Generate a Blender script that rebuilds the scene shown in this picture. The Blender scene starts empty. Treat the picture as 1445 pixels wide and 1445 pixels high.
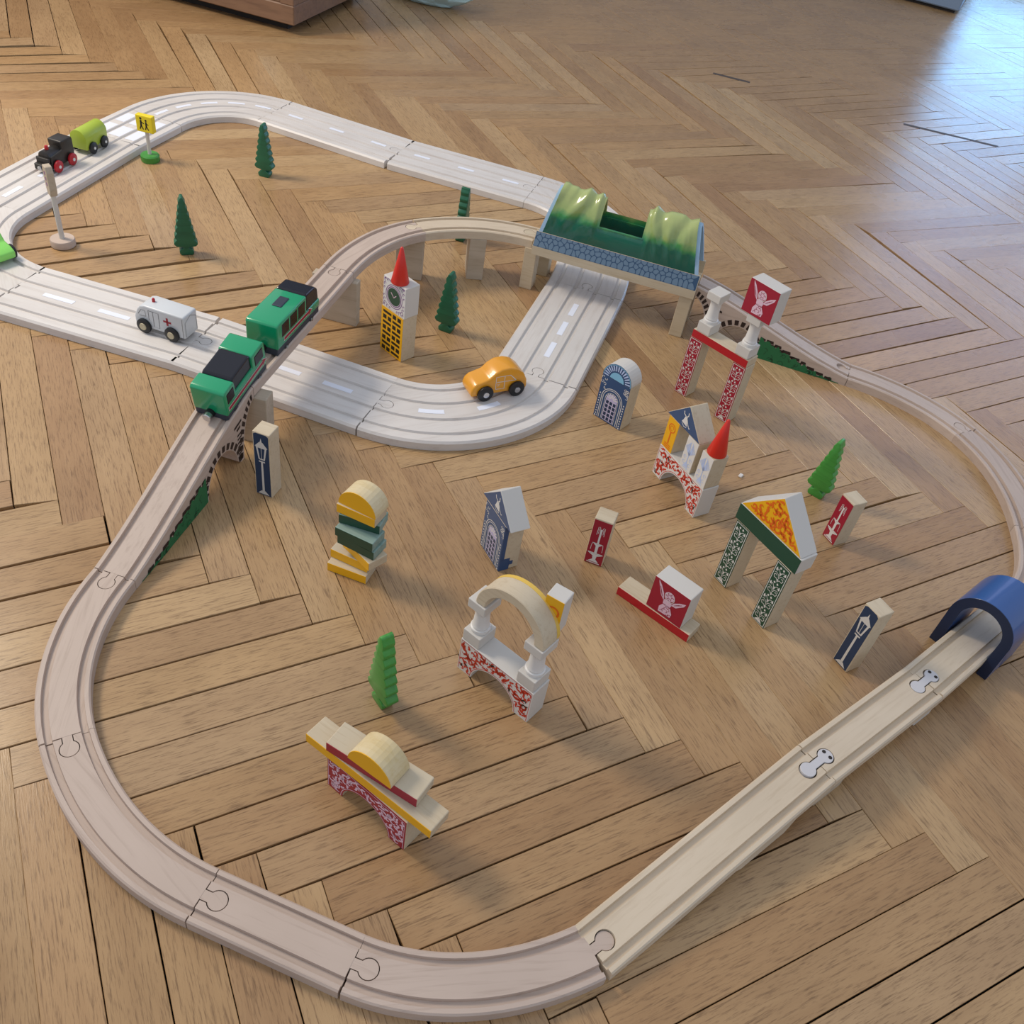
import bpy, bmesh, math, random
from mathutils import Vector, Matrix, noise
random.seed(7)
SC = 0.038            # one unit = width of one parquet stave (38 mm); everything below is in units
COL = bpy.context.scene.collection
# ---------------------------------------------------------------- camera, world, lights, exposure
scn = bpy.context.scene
CAM = Vector((-1.9277, -17.1906, 18.0233))
AX = Vector((0.89804541, -0.4186852, 0.13497093)); AY = Vector((0.20221947, 0.66539242, 0.71858208)); AZ = Vector((-0.39066832, -0.61802559, 0.68221891))
cd = bpy.data.cameras.new('camera'); cam = bpy.data.objects.new('camera', cd); COL.objects.link(cam)
cam.matrix_world = Matrix(((AX.x, AY.x, AZ.x, CAM.x*SC), (AX.y, AY.y, AZ.y, CAM.y*SC), (AX.z, AY.z, AZ.z, CAM.z*SC), (0, 0, 0, 1)))
cd.sensor_width = 36; cd.sensor_fit = 'HORIZONTAL'; cd.lens = 1310.65/1445*36; cd.clip_start = .01; cd.clip_end = 60
scn.camera = cam
scn.view_settings.view_transform = 'Standard'; scn.view_settings.look = 'None'
scn.view_settings.exposure = 0.14; scn.view_settings.gamma = 1; scn.view_settings.use_curve_mapping = False
w = bpy.data.worlds.new('world'); scn.world = w; w.use_nodes = True
w.node_tree.nodes['Background'].inputs[0].default_value = (0.63, 0.68, 0.78, 1)
w.node_tree.nodes['Background'].inputs[1].default_value = 0.84
def area(name, loc, target, size, power, color, sy=None):
    l = bpy.data.lights.new(name, 'AREA'); l.shape = 'DISK' if sy is None else 'RECTANGLE'; l.size = size*SC
    if sy: l.size_y = sy*SC
    l.energy = power; l.color = color
    o = bpy.data.objects.new(name, l); COL.objects.link(o); o.location = Vector(loc)*SC
    o.rotation_euler = (Vector(target)-Vector(loc)).to_track_quat('-Z', 'Y').to_euler(); return o
area('ceiling_lamp', (-21, 32, 38), (6, 4, 0), 14, 26.5, (1.0, 0.87, 0.71))
# ---------------------------------------------------------------- helpers
def lin(h):
    if isinstance(h, str):
        h = [int(h[i:i+2], 16)/255 for i in (0, 2, 4)]
    return tuple(c/12.92 if c <= .04045 else ((c+.055)/1.055)**2.4 for c in h)+(1,)
def mat(name, col, rough=.5, metal=0, coat=0, spec=.5, alpha=None, emit=None, trans=0):
    m = bpy.data.materials.new(name); m.use_nodes = True; b = m.node_tree.nodes['Principled BSDF']
    b.inputs['Base Color'].default_value = lin(col); b.inputs['Roughness'].default_value = rough; b.inputs['Metallic'].default_value = metal
    b.inputs['Coat Weight'].default_value = coat; b.inputs['Specular IOR Level'].default_value = spec
    b.inputs['Transmission Weight'].default_value = trans
    if emit: b.inputs['Emission Color'].default_value = lin(col); b.inputs['Emission Strength'].default_value = emit
    if alpha: b.inputs['Alpha'].default_value = alpha
    m.diffuse_color = lin(col); return m
class NT:
    def __init__(s, m): s.t = m.node_tree; s.b = s.t.nodes['Principled BSDF']
    def n(s, ty, **k):
        x = s.t.nodes.new(ty)
        for a, v in k.items():
            if a in ('operation', 'blend_type', 'data_type', 'noise_dimensions', 'feature', 'wave_type', 'bands_direction'): setattr(x, a, v)
            else: x.inputs[a.replace('_', ' ')].default_value = v
        return x
    def l(s, a, b): s.t.links.new(a, b)
    def mix(s, f, a, b, ty='MIX'):
        x = s.t.nodes.new('ShaderNodeMix'); x.data_type = 'RGBA'; x.blend_type = ty
        for sock, v in ((x.inputs[0], f), (x.inputs[6], a), (x.inputs[7], b)):
            if hasattr(v, 'links'): s.l(v, sock)
            else: sock.default_value = v
        return x.outputs[2]
    def ramp(s, f, stops):
        x = s.t.nodes.new('ShaderNodeValToRGB'); e = x.color_ramp.elements
        while len(e) < len(stops): e.new(.5)
        for el, (p, c) in zip(e, stops): el.position = p; el.color = c if len(c) == 4 else c+(1,)
        s.l(f, x.inputs[0]); return x.outputs[0]
def grain(name, c0, c1, cdark, sx=14, sy=130, rough=.5, dark=.35, bump=.15, rnd=None, coat=0, fib_=(2.5, 4), blotch=.5):
    """wood: grain runs along local x, each object shifted by its own random number"""
    m = mat(name, 'ffffff', rough, coat=coat); g = NT(m)
    tc = g.n('ShaderNodeTexCoord'); oi = g.n('ShaderNodeObjectInfo')
    mp = g.n('ShaderNodeMapping'); mp.inputs['Scale'].default_value = (sx, sy, sy)
    ad = g.n('ShaderNodeVectorMath', operation='ADD'); sc = g.n('ShaderNodeVectorMath', operation='SCALE'); sc.inputs[0].default_value = (3.1, 7.7, 5.3)
    mu = g.n('ShaderNodeMath', operation='MULTIPLY'); mu.inputs[1].default_value = 9
    g.l(oi.outputs['Random'], mu.inputs[0]); g.l(mu.outputs[0], sc.inputs['Scale'])
    g.l(tc.outputs['Object'], ad.inputs[0]); g.l(sc.outputs[0], ad.inputs[1]); g.l(ad.outputs[0], mp.inputs[0])
    n1 = g.n('ShaderNodeTexNoise', Scale=1.0, Detail=5, Roughness=.65); g.l(mp.outputs[0], n1.inputs['Vector'])
    mp2 = g.n('ShaderNodeMapping'); mp2.inputs['Scale'].default_value = (sx*fib_[0], sy*fib_[1], sy*fib_[1]); g.l(ad.outputs[0], mp2.inputs[0])
    n2 = g.n('ShaderNodeTexNoise', Scale=1.0, Detail=3, Roughness=.7); g.l(mp2.outputs[0], n2.inputs['Vector'])
    n3 = g.n('ShaderNodeTexNoise', Scale=9.0, Detail=3); g.l(ad.outputs[0], n3.inputs['Vector'])
    base = g.ramp(n1.outputs[0], [(.3, lin(c0)), (.7, lin(c1))])
    if rnd:
        st = [(i/(len(rnd)-1), lin(c)) for i, c in enumerate(rnd)]
        base = g.mix(.62, base, g.ramp(oi.outputs['Random'], st))
    fib = g.ramp(n2.outputs[0], [(.50, (0, 0, 0)), (.68, (1, 1, 1))])
    f = g.n('ShaderNodeMath', operation='MULTIPLY'); f.inputs[1].default_value = dark; g.l(fib, f.inputs[0])
    base = g.mix(f.outputs[0], base, lin(cdark))
    bl = g.ramp(n3.outputs[0], [(.35, (.78, .76, .74)), (.6, (1, 1, 1))])
    base = g.mix(blotch, base, bl, 'MULTIPLY')
    g.l(base, g.b.inputs['Base Color'])
    bp = g.n('ShaderNodeBump', Strength=bump, Distance=.0004); g.l(n2.outputs[0], bp.inputs['Height']); g.l(bp.outputs[0], g.b.inputs['Normal'])
    rr = g.n('ShaderNodeMapRange'); rr.inputs['To Min'].default_value = rough-.09; rr.inputs['To Max'].default_value = rough+.1
    g.l(n3.outputs[0], rr.inputs['Value']); g.l(rr.outputs[0], g.b.inputs['Roughness'])
    return m
M = {}
M['floor'] = grain('oak_parquet', 'a17f57', 'bb9a6e', '5f442c', 7, 75, .27, .60, .35, ['9a7651', 'b09067', 'be9f76', 'a27e57', 'b29674', '97734e', 'c2a67e', 'a9875f', 'ba9568', '937052'], fib_=(7.5, 9), blotch=.5)
M['floor'].node_tree.nodes['Principled BSDF'].inputs['Specular IOR Level'].default_value = .42
M['sub'] = mat('dark_joint', '1d140d', .9)
M['rail'] = grain('beech_rail', 'b8a699', 'c3b1a4', '8e796b', 5, 60, .6, .28, .05, ['b7a496', 'c2b0a2', 'bcaa9c'], blotch=.3)
M['railp'] = grain('pale_rail', 'cbbba3', 'd2c2ab', 'a89274', 5, 60, .6, .25, .05, blotch=.3)
M['road'] = grain('pale_road_wood', 'cec9c5', 'dad6d2', 'b0a49a', 5, 50, .40, .30, .05, ['cdc8c3', 'd9d5d1', 'd3cec9'], blotch=.3)
M['wood'] = grain('raw_block_wood', 'c0b196', 'cdbfa6', 'a48c6a', 8, 60, .6, .3, .05, ['bdb096', 'cbbda4', 'c4b293'], blotch=.3)
M['pier'] = grain('pier_wood', 'b3a590', 'c0b3a0', '8f7d66', 6, 50, .6, .3, .05, blotch=.4)
M['white'] = mat('white_paint', 'd8d6d2', .45); M['whitew'] = mat('white_washed_wood', 'c9c5be', .5)
M['red'] = mat('red_paint', 'b01a24', .35); M['crimson'] = mat('crimson_print', '9a1730', .4); M['cone'] = mat('red_cone_paint', 'cf2a1c', .35)
M['yellow'] = mat('yellow_paint', 'e6ab10', .4); M['lemon'] = mat('lemon_paint', 'e6d020', .4); M['orange'] = mat('orange_print', 'dd6512', .45)
M['dgreen'] = mat('dark_green_paint', '1d4634', .35); M['blue'] = mat('navy_paint', '2c4a74', .42); M['navy'] = mat('deep_navy_print', '1d3350', .45)
M['sky'] = mat('light_blue_print', 'b4c5e8', .5); M['vermil'] = mat('vermilion_print', 'c4341f', .45); M['lilac'] = mat('lilac_lattice_print', 'b7afd4', .5); M['filler'] = mat('dark_joint_filler', '4b423c', .7); M['grid'] = mat('lilac_window_print', '7f78b4', .5); M['cyan'] = mat('turquoise_wash', '7fb8d8', .5); M['violet'] = mat('violet_print', '7a4a86', .5); M['rose'] = mat('pale_pink_print', 'd9b8c8', .5)
M['black'] = mat('black_print', '16130f', .5); M['brick'] = mat('brown_black_brick_print', '2a1b18', .55); M['ink'] = mat('grey_ink', '4a4a50', .5)
M['bush'] = mat('bush_green_print', '1f6a40', .55); M['bushd'] = mat('bush_dark_print', '114228', .55)
M['tree'] = grain('dark_green_stain', '1c5c40', '22694a', '123f2b', 10, 90, .38, .3, .05, blotch=.3)
M['treel'] = grain('bright_green_stain', '3f8f38', '4a9a44', '2c6f2c', 10, 90, .35, .3, .05, blotch=.3)
M['plastic'] = mat('green_plastic', '129464', .22, coat=.4); M['chassis'] = mat('slate_plastic', '2b3442', .45); M['smoke'] = mat('smoked_window', '1a1b24', .2, spec=.4)
M['rubber'] = mat('black_rubber', '14161a', .42); M['steel'] = mat('polished_steel', 'c8c8ca', .22, metal=1); M['hub'] = mat('cream_hub', 'b9ad90', .5)
M['car'] = mat('orange_lacquer', 'e09a22', .3, coat=.3); M['lime'] = mat('lime_lacquer', 'a3b93e', .4); M['loco'] = mat('black_lacquer', '2a2724', .42)
M['ambu'] = mat('white_lacquer', 'c9ced2', .35); M['mint'] = mat('light_green_lacquer', '86d463', .3)
M['tblue'] = mat('blue_gloss_paint', '1b4c8c', .28, coat=.3); M['tnavy'] = mat('navy_face_paint', '14233f', .5)
M['clear'] = mat('white_plastic', 'c4c2c4', .35); M['hole'] = mat('dark_hole', '2a2420', .8)
M['walnut'] = grain('walnut_veneer', '7a5c49', '8a6b52', '4e382b', 4, 30, .45, .35, .05)
M['greyp'] = mat('grey_blue_lacquer', '7e93ad', .5); M['wall'] = mat('grey_wall_plaster', 'a4adb8', .85)
M['bag'] = mat('pale_blue_plastic', 'bfe0e6', .4); M['crumb'] = mat('white_paper', 'd8d4cf', .7); M['edge'] = mat('pale_blue_edge', '9fc0dc', .5)
M['rimy'] = mat('thin_yellow_wash', 'd8b450', .5); M['greenwash'] = grain('green_washed_wood', '6f8f86', '93a79d', '3f6357', 8, 50, .5, .3, .05, blotch=.4)

def put(me, name, parent=None, loc=(0, 0, 0), rot=0, mats=(), smooth=False):
    """link mesh data (units) as one object; loc in units, in parent space when parented"""
    me.transform(Matrix.Scale(SC, 4))
    for m in mats: me.materials.append(M[m] if isinstance(m, str) else m)
    if smooth:
        for p in me.polygons: p.use_smooth = True
    o = bpy.data.objects.new(name, me); COL.objects.link(o)
    o.location = Vector(loc)*SC
    o.rotation_euler = rot if isinstance(rot, tuple) else (0, 0, rot)
    if parent is not None: o.parent = parent
    return o
def smooth_by_angle(o, a=35):
    me = o.data
    for p in me.polygons: p.use_smooth = True
    bm = bmesh.new(); bm.from_mesh(me)
    for e in bm.edges:
        if len(e.link_faces) == 2 and e.calc_face_angle(0) > math.radians(a): e.smooth = False
    bm.to_mesh(me); bm.free()
def tag(o, label=None, cat=None, group=None, kind=None):
    if label: o['label'] = label
    if cat: o['category'] = cat
    if group: o['group'] = group
    if kind: o['kind'] = kind
    return o
def empty(name, loc, rot=0, label=None, cat=None, group=None):
    o = bpy.data.objects.new(name, None); COL.objects.link(o); o.empty_display_size = .02
    o.location = Vector(loc)*SC; o.rotation_euler = rot if isinstance(rot, tuple) else (0, 0, rot)
    return tag(o, label, cat, group)
def mesh(vs, fs, mi=None):
    me = bpy.data.meshes.new('m'); me.from_pydata([tuple(v) for v in vs], [], fs)
    if mi: me.polygons.foreach_set('material_index', mi)
    bm = bmesh.new(); bm.from_mesh(me); bmesh.ops.recalc_face_normals(bm, faces=bm.faces); bm.to_mesh(me); bm.free()
    return me
def bevel(me, wd=.02, seg=1, ang=30):
    bm = bmesh.new(); bm.from_mesh(me)
    es = [e for e in bm.edges if len(e.link_faces) == 2 and e.calc_face_angle(0) > math.radians(ang)]
    bmesh.ops.bevel(bm, geom=es, offset=wd, segments=seg, affect='EDGES', profile=.5, clamp_overlap=True)
    bm.to_mesh(me); bm.free(); return me
def box(x0, x1, y0, y1, z0, z1, bv=.02, seg=1):
    vs = [(x, y, z) for z in (z0, z1) for y in (y0, y1) for x in (x0, x1)]
    me = mesh(vs, [(0, 2, 3, 1), (4, 5, 7, 6), (0, 1, 5, 4), (2, 6, 7, 3), (0, 4, 6, 2), (1, 3, 7, 5)])
    return bevel(me, bv, seg) if bv else me
def prism(poly, y0, y1, bv=.02, seg=1, ang=30):
    """poly in (x,z), extruded along y"""
    n = len(poly); vs = [(x, y0, z) for x, z in poly]+[(x, y1, z) for x, z in poly]
    fs = [tuple(range(n)), tuple(range(2*n-1, n-1, -1))]+[(i, (i+1) % n, n+(i+1) % n, n+i) for i in range(n)]
    me = mesh(vs, fs)
    return bevel(me, bv, seg, ang) if bv else me
def prismz(poly, z0, z1, bv=0):
    n = len(poly); vs = [(x, y, z0) for x, y in poly]+[(x, y, z1) for x, y in poly]
    fs = [tuple(range(n)), tuple(range(2*n-1, n-1, -1))]+[(i, (i+1) % n, n+(i+1) % n, n+i) for i in range(n)]
    me = mesh(vs, fs)
    return bevel(me, bv) if bv else me
def lathe(prof, n=24, axis='z', c=(0, 0, 0)):
    """prof: (r, h) list closed at both ends by centre caps"""
    vs = []; fs = []
    for r, h in prof:
        for i in range(n):
            a = 2*math.pi*i/n; v = (r*math.cos(a), r*math.sin(a), h)
            if axis == 'y': v = (v[0], v[2], v[1])
            if axis == 'x': v = (v[2], v[0], v[1])
            vs.append((v[0]+c[0], v[1]+c[1], v[2]+c[2]))
    for j in range(len(prof)-1):
        for i in range(n): fs.append((j*n+i, j*n+(i+1) % n, (j+1)*n+(i+1) % n, (j+1)*n+i))
    fs.append(tuple(range(n))); fs.append(tuple((len(prof)-1)*n+i for i in range(n)))
    return mesh(vs, fs)
def ribbon(pts, wd):
    """flat stroke in (x,z): list of quads"""
    out = []; L = []; R = []
    for i, p in enumerate(pts):
        a = pts[max(0, i-1)]; b = pts[min(len(pts)-1, i+1)]; dx, dz = b[0]-a[0], b[1]-a[1]; l = math.hypot(dx, dz) or 1
        ww = wd(i/(len(pts)-1)) if callable(wd) else wd
        L.append((p[0]-dz/l*ww/2, p[1]+dx/l*ww/2)); R.append((p[0]+dz/l*ww/2, p[1]-dx/l*ww/2))
    for i in range(len(pts)-1): out.append([L[i], R[i], R[i+1], L[i+1]])
    return out
def rect(x0, x1, z0, z1): return [(x0, z0), (x1, z0), (x1, z1), (x0, z1)]
def arcp(cx, cz, r, a0, a1, n=10, rz=None):
    rz = rz or r
    return [(cx+r*math.cos(math.radians(a0+(a1-a0)*i/n)), cz+rz*math.sin(math.radians(a0+(a1-a0)*i/n))) for i in range(n+1)]
def decal(polys, parent, m, name='print', y=-.010, fn=None, th=.004):
    """printed ink: thin polygons on the plane y (or mapped by fn(x,z,off))"""
    vs = []; fs = []
    for p in polys:
        b = len(vs)
        for x, z in p: vs.append(fn(x, z) if fn else (x, y, z))
        fs.append(tuple(range(b, b+len(p))))
    me = bpy.data.meshes.new('m'); me.from_pydata([tuple(v) for v in vs], [], fs)
    return put(me, name, parent, mats=(m,))
ZIG = [((-0.67,8.21),[(-3,-0.08,-0.02),(-1,0.0,0.02),(0,0.01,0.0),(1,0.03,0.0),(2,0.02,0.0),(3,0.07,-0.05),(5,0.06,-0.04)]),((0,0),[(-4,-0.08,-0.2),(-3,-0.04,-0.09),(-2,-0.02,-0.16),(0,-0.03,-0.05),(1,-0.01,-0.04),(2,-0.01,-0.01),(3,-0.0,0.01),(4,0.03,0.02),(7,0.02,-0.0),(8,0.0,-0.0),(9,-0.01,0.0),(10,-0.0,0.0),(11,0.01,-0.0),(12,-0.01,0.02),(13,0.01,0.0),(14,0.01,-0.01)]),((0.974,-7.843),[(5,0.05,-0.02),(6,0.03,0.07),(7,0.03,0.02),(9,-0.03,0.05),(10,-0.02,0.02),(11,-0.03,0.0),(12,-0.03,-0.04),(13,-0.09,-0.05)]),((18.536,0.884),[(-18,-0.01,-0.69),(-17,0.02,-0.64),(-15,0.1,-0.43),(-14,0.15,-0.38),(-9,0.16,0.08),(-8,0.12,0.11),(-5,0.0,0.12),(-4,-0.01,0.09),(0,-0.05,0.0),(1,-0.01,0.0),(2,0.0,-0.03),(3,0.03,0.02),(4,0.0,-0.01),(5,-0.04,-0.02)]),((26.499,-0.018),[(-22,-0.03,-0.94),(-21,0.05,-0.86),(-20,0.11,-0.75),(-19,0.14,-0.65),(-18,0.16,-0.4),(-17,0.16,-0.28),(-16,0.14,-0.23),(-8,0.07,0.02),(-7,0.07,0.02),(0,-0.04,-0.02),(1,0.03,0.0),(2,-0.02,0.02)]),((27.346,-8.354),[(-28,0.15,-1.44),(-27,0.29,-1.18),(-26,0.41,-1.0),(-25,0.53,-0.83),(-24,0.62,-0.72),(-23,0.67,-0.55),(-3,-0.14,0.06),(-2,-0.08,-0.0),(-1,-0.0,-0.05),(0,0.09,-0.04),(1,0.1,-0.03),(2,0.02,-0.04),(3,0.06,-0.01),(4,0.01,0.01),(5,-0.05,0.04)]),((25.542,-19.365),[(-21,0.29,-1.38),(-20,0.32,-1.08),(-18,0.51,-0.94),(-17,0.56,-0.68),(-16,0.57,-0.55),(-7,-0.04,-0.63),(-6,-0.04,-0.51),(-5,0.0,-0.41),(-4,-0.09,-0.25),(-3,-0.01,-0.15),(-2,-0.03,-0.15),(-1,-0.06,-0.04),(0,-0.08,-0.08),(1,-0.01,0.0),(2,-0.03,-0.02),(3,0.03,0.07),(5,0.02,0.01),(6,0.06,-0.01),(7,0.04,-0.0),(8,0.19,0.01),(9,0.13,0.09),(10,-0.07,0.12),(11,-0.02,0.14),(12,-0.06,0.15)]),((27.3,-26.9),[(-1,-0.05,-0.37),(0,-0.14,-0.2),(1,-0.04,-0.17),(2,0.04,-0.19),(3,-0.03,-0.19),(5,0.19,-0.26),(6,0.12,-0.1),(7,0.02,0.07),(8,0.07,-0.04),(9,0.12,0.01),(10,0.06,0.01),(11,0.05,0.15),(12,0.0,0.17),(15,0.06,0.21)]),((28.57,-37.2),[(0,0.06,-0.42),(1,-0.01,-0.29),(2,-0.09,-0.0),(3,-0.04,0.08),(4,-0.01,0.1),(5,-0.02,0.26),(6,0.15,0.37)])]

# ---------------------------------------------------------------- floor: herringbone staves, each one an object
def P2(p):
    d = Vector((p[0], p[1], p[2] if len(p) > 2 else 0))-CAM; z = -d.dot(AZ)
    return (722.5+1310.65*d.dot(AX)/z, 722.5-1310.65*d.dot(AY)/z) if z > .5 else (1e5, 1e5)
def interp(x, L, j):
    if x <= L[0][0]: return L[0][j]
    for a, b in zip(L, L[1:]):
        if x <= b[0]: return a[j]+(b[j]-a[j])*(x-a[0])/(b[0]-a[0])
    return L[-1][j]
bases = {i: z for i, z in enumerate(ZIG)}
for i in range(9, 19):
    b = bases[i-1][0]
    bases[i] = ((b[0]+8.8, b[1]), [(0, 0, 0)]) if i % 2 else ((b[0], b[1]-8.9), [(0, 0, 0)])
for i in (-1, -2, -3):
    b = bases[i+1][0]
    bases[i] = ((b[0], b[1]+8.8), [(0, 0, 0)]) if (i % 2) else ((b[0]-8.8, b[1]), [(0, 0, 0)])
def corner(i, k, second):
    (bx, by), L = bases[i]
    dx, dy = interp(k, L, 1), interp(k, L, 2)
    x, y = (k+bx, k+by) if not second else ((k+bx, k+by+1) if i % 2 else (k+bx-1, k+by))
    return Vector((x+dx, -(y+dy), 0))
def onscreen(pts, mg=40): 
    q = [P2(p) for p in pts]
    xs = [a for a, b in q]; ys = [b for a, b in q]
    return max(xs) > -mg and min(xs) < 1445+mg and max(ys) > -mg and min(ys) < 1445+mg
floor = put(box(-95, 150, -95, 150, -1.3, -.22, 0), 'floor', mats=('sub',)); tag(floor, 'oak herringbone parquet floor under the toy train layout', kind='structure')
staves = []
OFF = {i: (round(bases[i+1][0][0]-bases[i][0][0]) if i % 2 else round(bases[i+1][0][1]-bases[i][0][1])) for i in range(-3, 18)}
rr = random.Random(3)
for i in range(-3, 18):
    j = i+1
    for k in range(-130, 110):
        if i % 2:      # odd -> even: staves running away (B)
            bl, br = corner(i, k, True), corner(i, k+1, False)
            kk = k+1-OFF[i]; tl, tr = corner(j, kk, True), corner(j, kk, False)
            quad = [br, tr, tl, bl]      # x axis from br towards tr
        else:
            tl = corner(i, k, False); bl = corner(i, k+1, True)
            kk = k-OFF[i]; tr, br = corner(j, kk, False), corner(j, kk, True)
            quad = [bl, br, tr, tl]
        if not onscreen(quad, 900): continue
        c = sum(quad, Vector())/4
        if max(abs(c.x), abs(c.y)) > 150: continue
        area_px = 0; q = [P2(v) for v in quad]
        for a in range(4): area_px += q[a][0]*q[(a+1) % 4][1]-q[(a+1) % 4][0]*q[a][1]
        staves.append((onscreen(quad, 25), abs(area_px)/2, quad, c))
staves.sort(key=lambda s: (-s[0], -s[1]))
def stave_mesh(quad, c, ang, seed):
    r = random.Random(seed); ca, sa = math.cos(-ang), math.sin(-ang)
    loc = [Vector(((v.x-c.x)*ca-(v.y-c.y)*sa, (v.x-c.x)*sa+(v.y-c.y)*ca, 0)) for v in quad]
    g = .003+.010*r.random()**5; ge = .005+.04*r.random()**5
    ins = []
    sg = [(1, 1), (-1, 1), (-1, -1), (1, -1)]
    for v, (a, b) in zip(loc, [(math.copysign(1, -v.x), math.copysign(1, -v.y)) for v in loc]): ins.append(Vector((v.x+a*ge, v.y+b*g, 0)))
    dz = (r.random()-.5)*.007; tx = (r.random()-.5)*.006; ty = (r.random()-.5)*.02
    def Z(v): return dz+tx*v.x/4.4+ty*v.y
    vs = []
    for off, z in ((0, -.2), (0, -.010), (.008, 0)):
        for v in ins:
            a, b = math.copysign(1, -v.x), math.copysign(1, -v.y); vs.append((v.x+a*off, v.y+b*off, z+(Z(v) if z > -.1 else 0)))
    fs = [(8, 9, 10, 11)]
    for L in (0, 4):
        for a in range(4): b = (a+1) % 4; fs.append((L+a, L+b, L+4+b, L+4+a))
    return vs, fs
rest_v = []; rest_f = []; rest = 0
for n, (vis, ar, quad, c) in enumerate(staves):
    d = quad[1]-quad[0]; ang = math.atan2(d.y, d.x)
    vs, fs = stave_mesh(quad, c, ang, n)
    if n < 300 and vis:
        me = mesh(vs, fs); put(me, 'floor_stave', floor, (c.x, c.y, 0), ang, ('floor',))
    elif (c-Vector((25, 20, 0))).length < 115:
        b = len(rest_v); ca, sa = math.cos(ang), math.sin(ang)
        rest_v += [(v[0]*ca-v[1]*sa+c.x, v[0]*sa+v[1]*ca+c.y, v[2]) for v in vs]; rest_f += [tuple(q+b for q in f) for f in fs]; rest += 1
print('STAVES', len(staves), 'visible', sum(s[0] for s in staves), 'rest', rest)
far = put(mesh(rest_v, rest_f), 'floor_staves', floor, mats=('floor',)); far['kind'] = 'stuff'
# ---------------------------------------------------------------- room behind (axes: E1 down-right, E2 away)
E1 = Vector((.71, -.704, 0)); E2 = Vector((.704, .71, 0)); RA = math.atan2(E1.y, E1.x)
def room(e1, e2, z=0): v = E1*e1+E2*e2; return (v.x, v.y, z)
wl = put(box(-60, 21, 0, 1.5, 0, 68, 0), 'wall_back', loc=room(0, 100), rot=RA, mats=('wall',)); tag(wl, kind='structure')
wl2 = put(box(66, 95, 0, 1.5, 0, 68, 0), 'wall_back', loc=room(0, 100), rot=RA, mats=('wall',)); tag(wl2, kind='structure')
wl3 = put(box(21, 66, 0, 1.5, 56, 68, 0), 'wall_back', loc=room(0, 100), rot=RA, mats=('wall',)); tag(wl3, kind='structure')
wf = put(box(21, 66, 0, 1.5, 0, 2.5, .1), 'window_1', loc=room(0, 100), rot=RA, mats=('white',)); tag(wf, kind='structure')
M['curtain'] = mat('daylit_curtain', 'b4bce4', .5, emit=2.0)
M['pane'] = mat('sky_behind_glass', '8cc8ff', .1, emit=5.5)
for a in (0, 1, 2):
    x0 = 21+15*a
    put(box(x0, x0+1.4, 0, 1.2, 2.5, 56, .05), 'window_frame', wf, mats=('white',))
    put(box(x0+1.4, x0+15, .5, .6, 2.5, 15, 0), 'pane', wf, mats=('pane',)); put(box(x0+1.4, x0+15, 0, 1.2, 15, 16.2, .05), 'window_rail', wf, mats=('white',)); put(box(x0+1.4, x0+15, .5, .6, 16.2, 56, 0), 'curtained_pane', wf, mats=('curtain',))
# ---------------------------------------------------------------- tracks
def hermite(P0, a0, P1, a1, n=24, k=None):
    """P = (x, y, ztop); headings in degrees"""
    P0, P1 = Vector(P0), Vector(P1); a0, a1 = math.radians(a0), math.radians(a1)
    ch = (P1-P0).to_2d().length; da = abs((a1-a0+math.pi) % (2*math.pi)-math.pi)
    m = ch*(2*math.tan(da/4)/math.sin(da/2) if da > .02 else 1)
    out = []
    for i in range(n+1):
        t = i/n; h0 = 2*t**3-3*t*t+1; h1 = t**3-2*t*t+t; h2 = -2*t**3+3*t*t; h3 = t**3-t*t
        x = h0*P0.x+h1*m*math.cos(a0)+h2*P1.x+h3*m*math.cos(a1); y = h0*P0.y+h1*m*math.sin(a0)+h2*P1.y+h3*m*math.sin(a1)
        out.append(Vector((x, y, P0.z+(P1.z-P0.z)*t)))
    return out
RAILP = [(-.55, None), (-.55, -.035), (-.515, 0), (-.43, 0), (-.415, -.09), (-.29, -.09), (-.275, 0), (.275, 0), (.29, -.09), (.415, -.09), (.43, 0), (.515, 0), (.55, -.035), (.55, None)]
def roadprof(h=1.48):
    p = [(-h, None), (-h, -.07), (-h+.06, 0)]
    for c in (-1.09, -.40, .40, 1.09): p += [(c-.085, 0), (c-.06, -.07), (c+.06, -.07), (c+.085, 0)]
    return p+[(h-.06, 0), (h, -.07), (h, None)]
ROADP = roadprof()
def tangents(pts):
    T = []
    for i in range(len(pts)):
        d = pts[min(i+1, len(pts)-1)]-pts[max(i-1, 0)]; d.z = 0; T.append(d.normalized())
    return T
def arclen(pts):
    s = [0]
    for a, b in zip(pts, pts[1:]): s.append(s[-1]+(b-a).to_2d().length)
    return s
def sweep(pts, prof, bottom=None, gap=.012):
    """closed solid; bottom(s) gives the height of the underside (default: .32 below the top)"""
    pts = [p.copy() for p in pts]; T = tangents(pts)
    pts[0] += T[0]*gap; pts[-1] -= T[-1]*gap; S = arclen(pts)
    vs = []; n = len(prof)
    for p, t, s in zip(pts, T, S):
        nr = Vector((t.y, -t.x, 0))   # to the right
        for o, dz in prof:
            z = (p.z-.32 if bottom is None else bottom(s)) if dz is None else p.z+dz
            vs.append((p.x+nr.x*o, p.y+nr.y*o, z))
    fs = []
    for i in range(len(pts)-1):
        for j in range(n): k = (j+1) % n; fs.append((i*n+j, i*n+k, (i+1)*n+k, (i+1)*n+j))
    fs += [tuple(range(n)), tuple((len(pts)-1)*n+i for i in range(n))]
    me = mesh(vs, fs)
    bm = bmesh.new(); bm.from_mesh(me); bmesh.ops.triangulate(bm, faces=[f for f in bm.faces if len(f.verts) > 4]); bm.to_mesh(me); bm.free()
    return me
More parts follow.
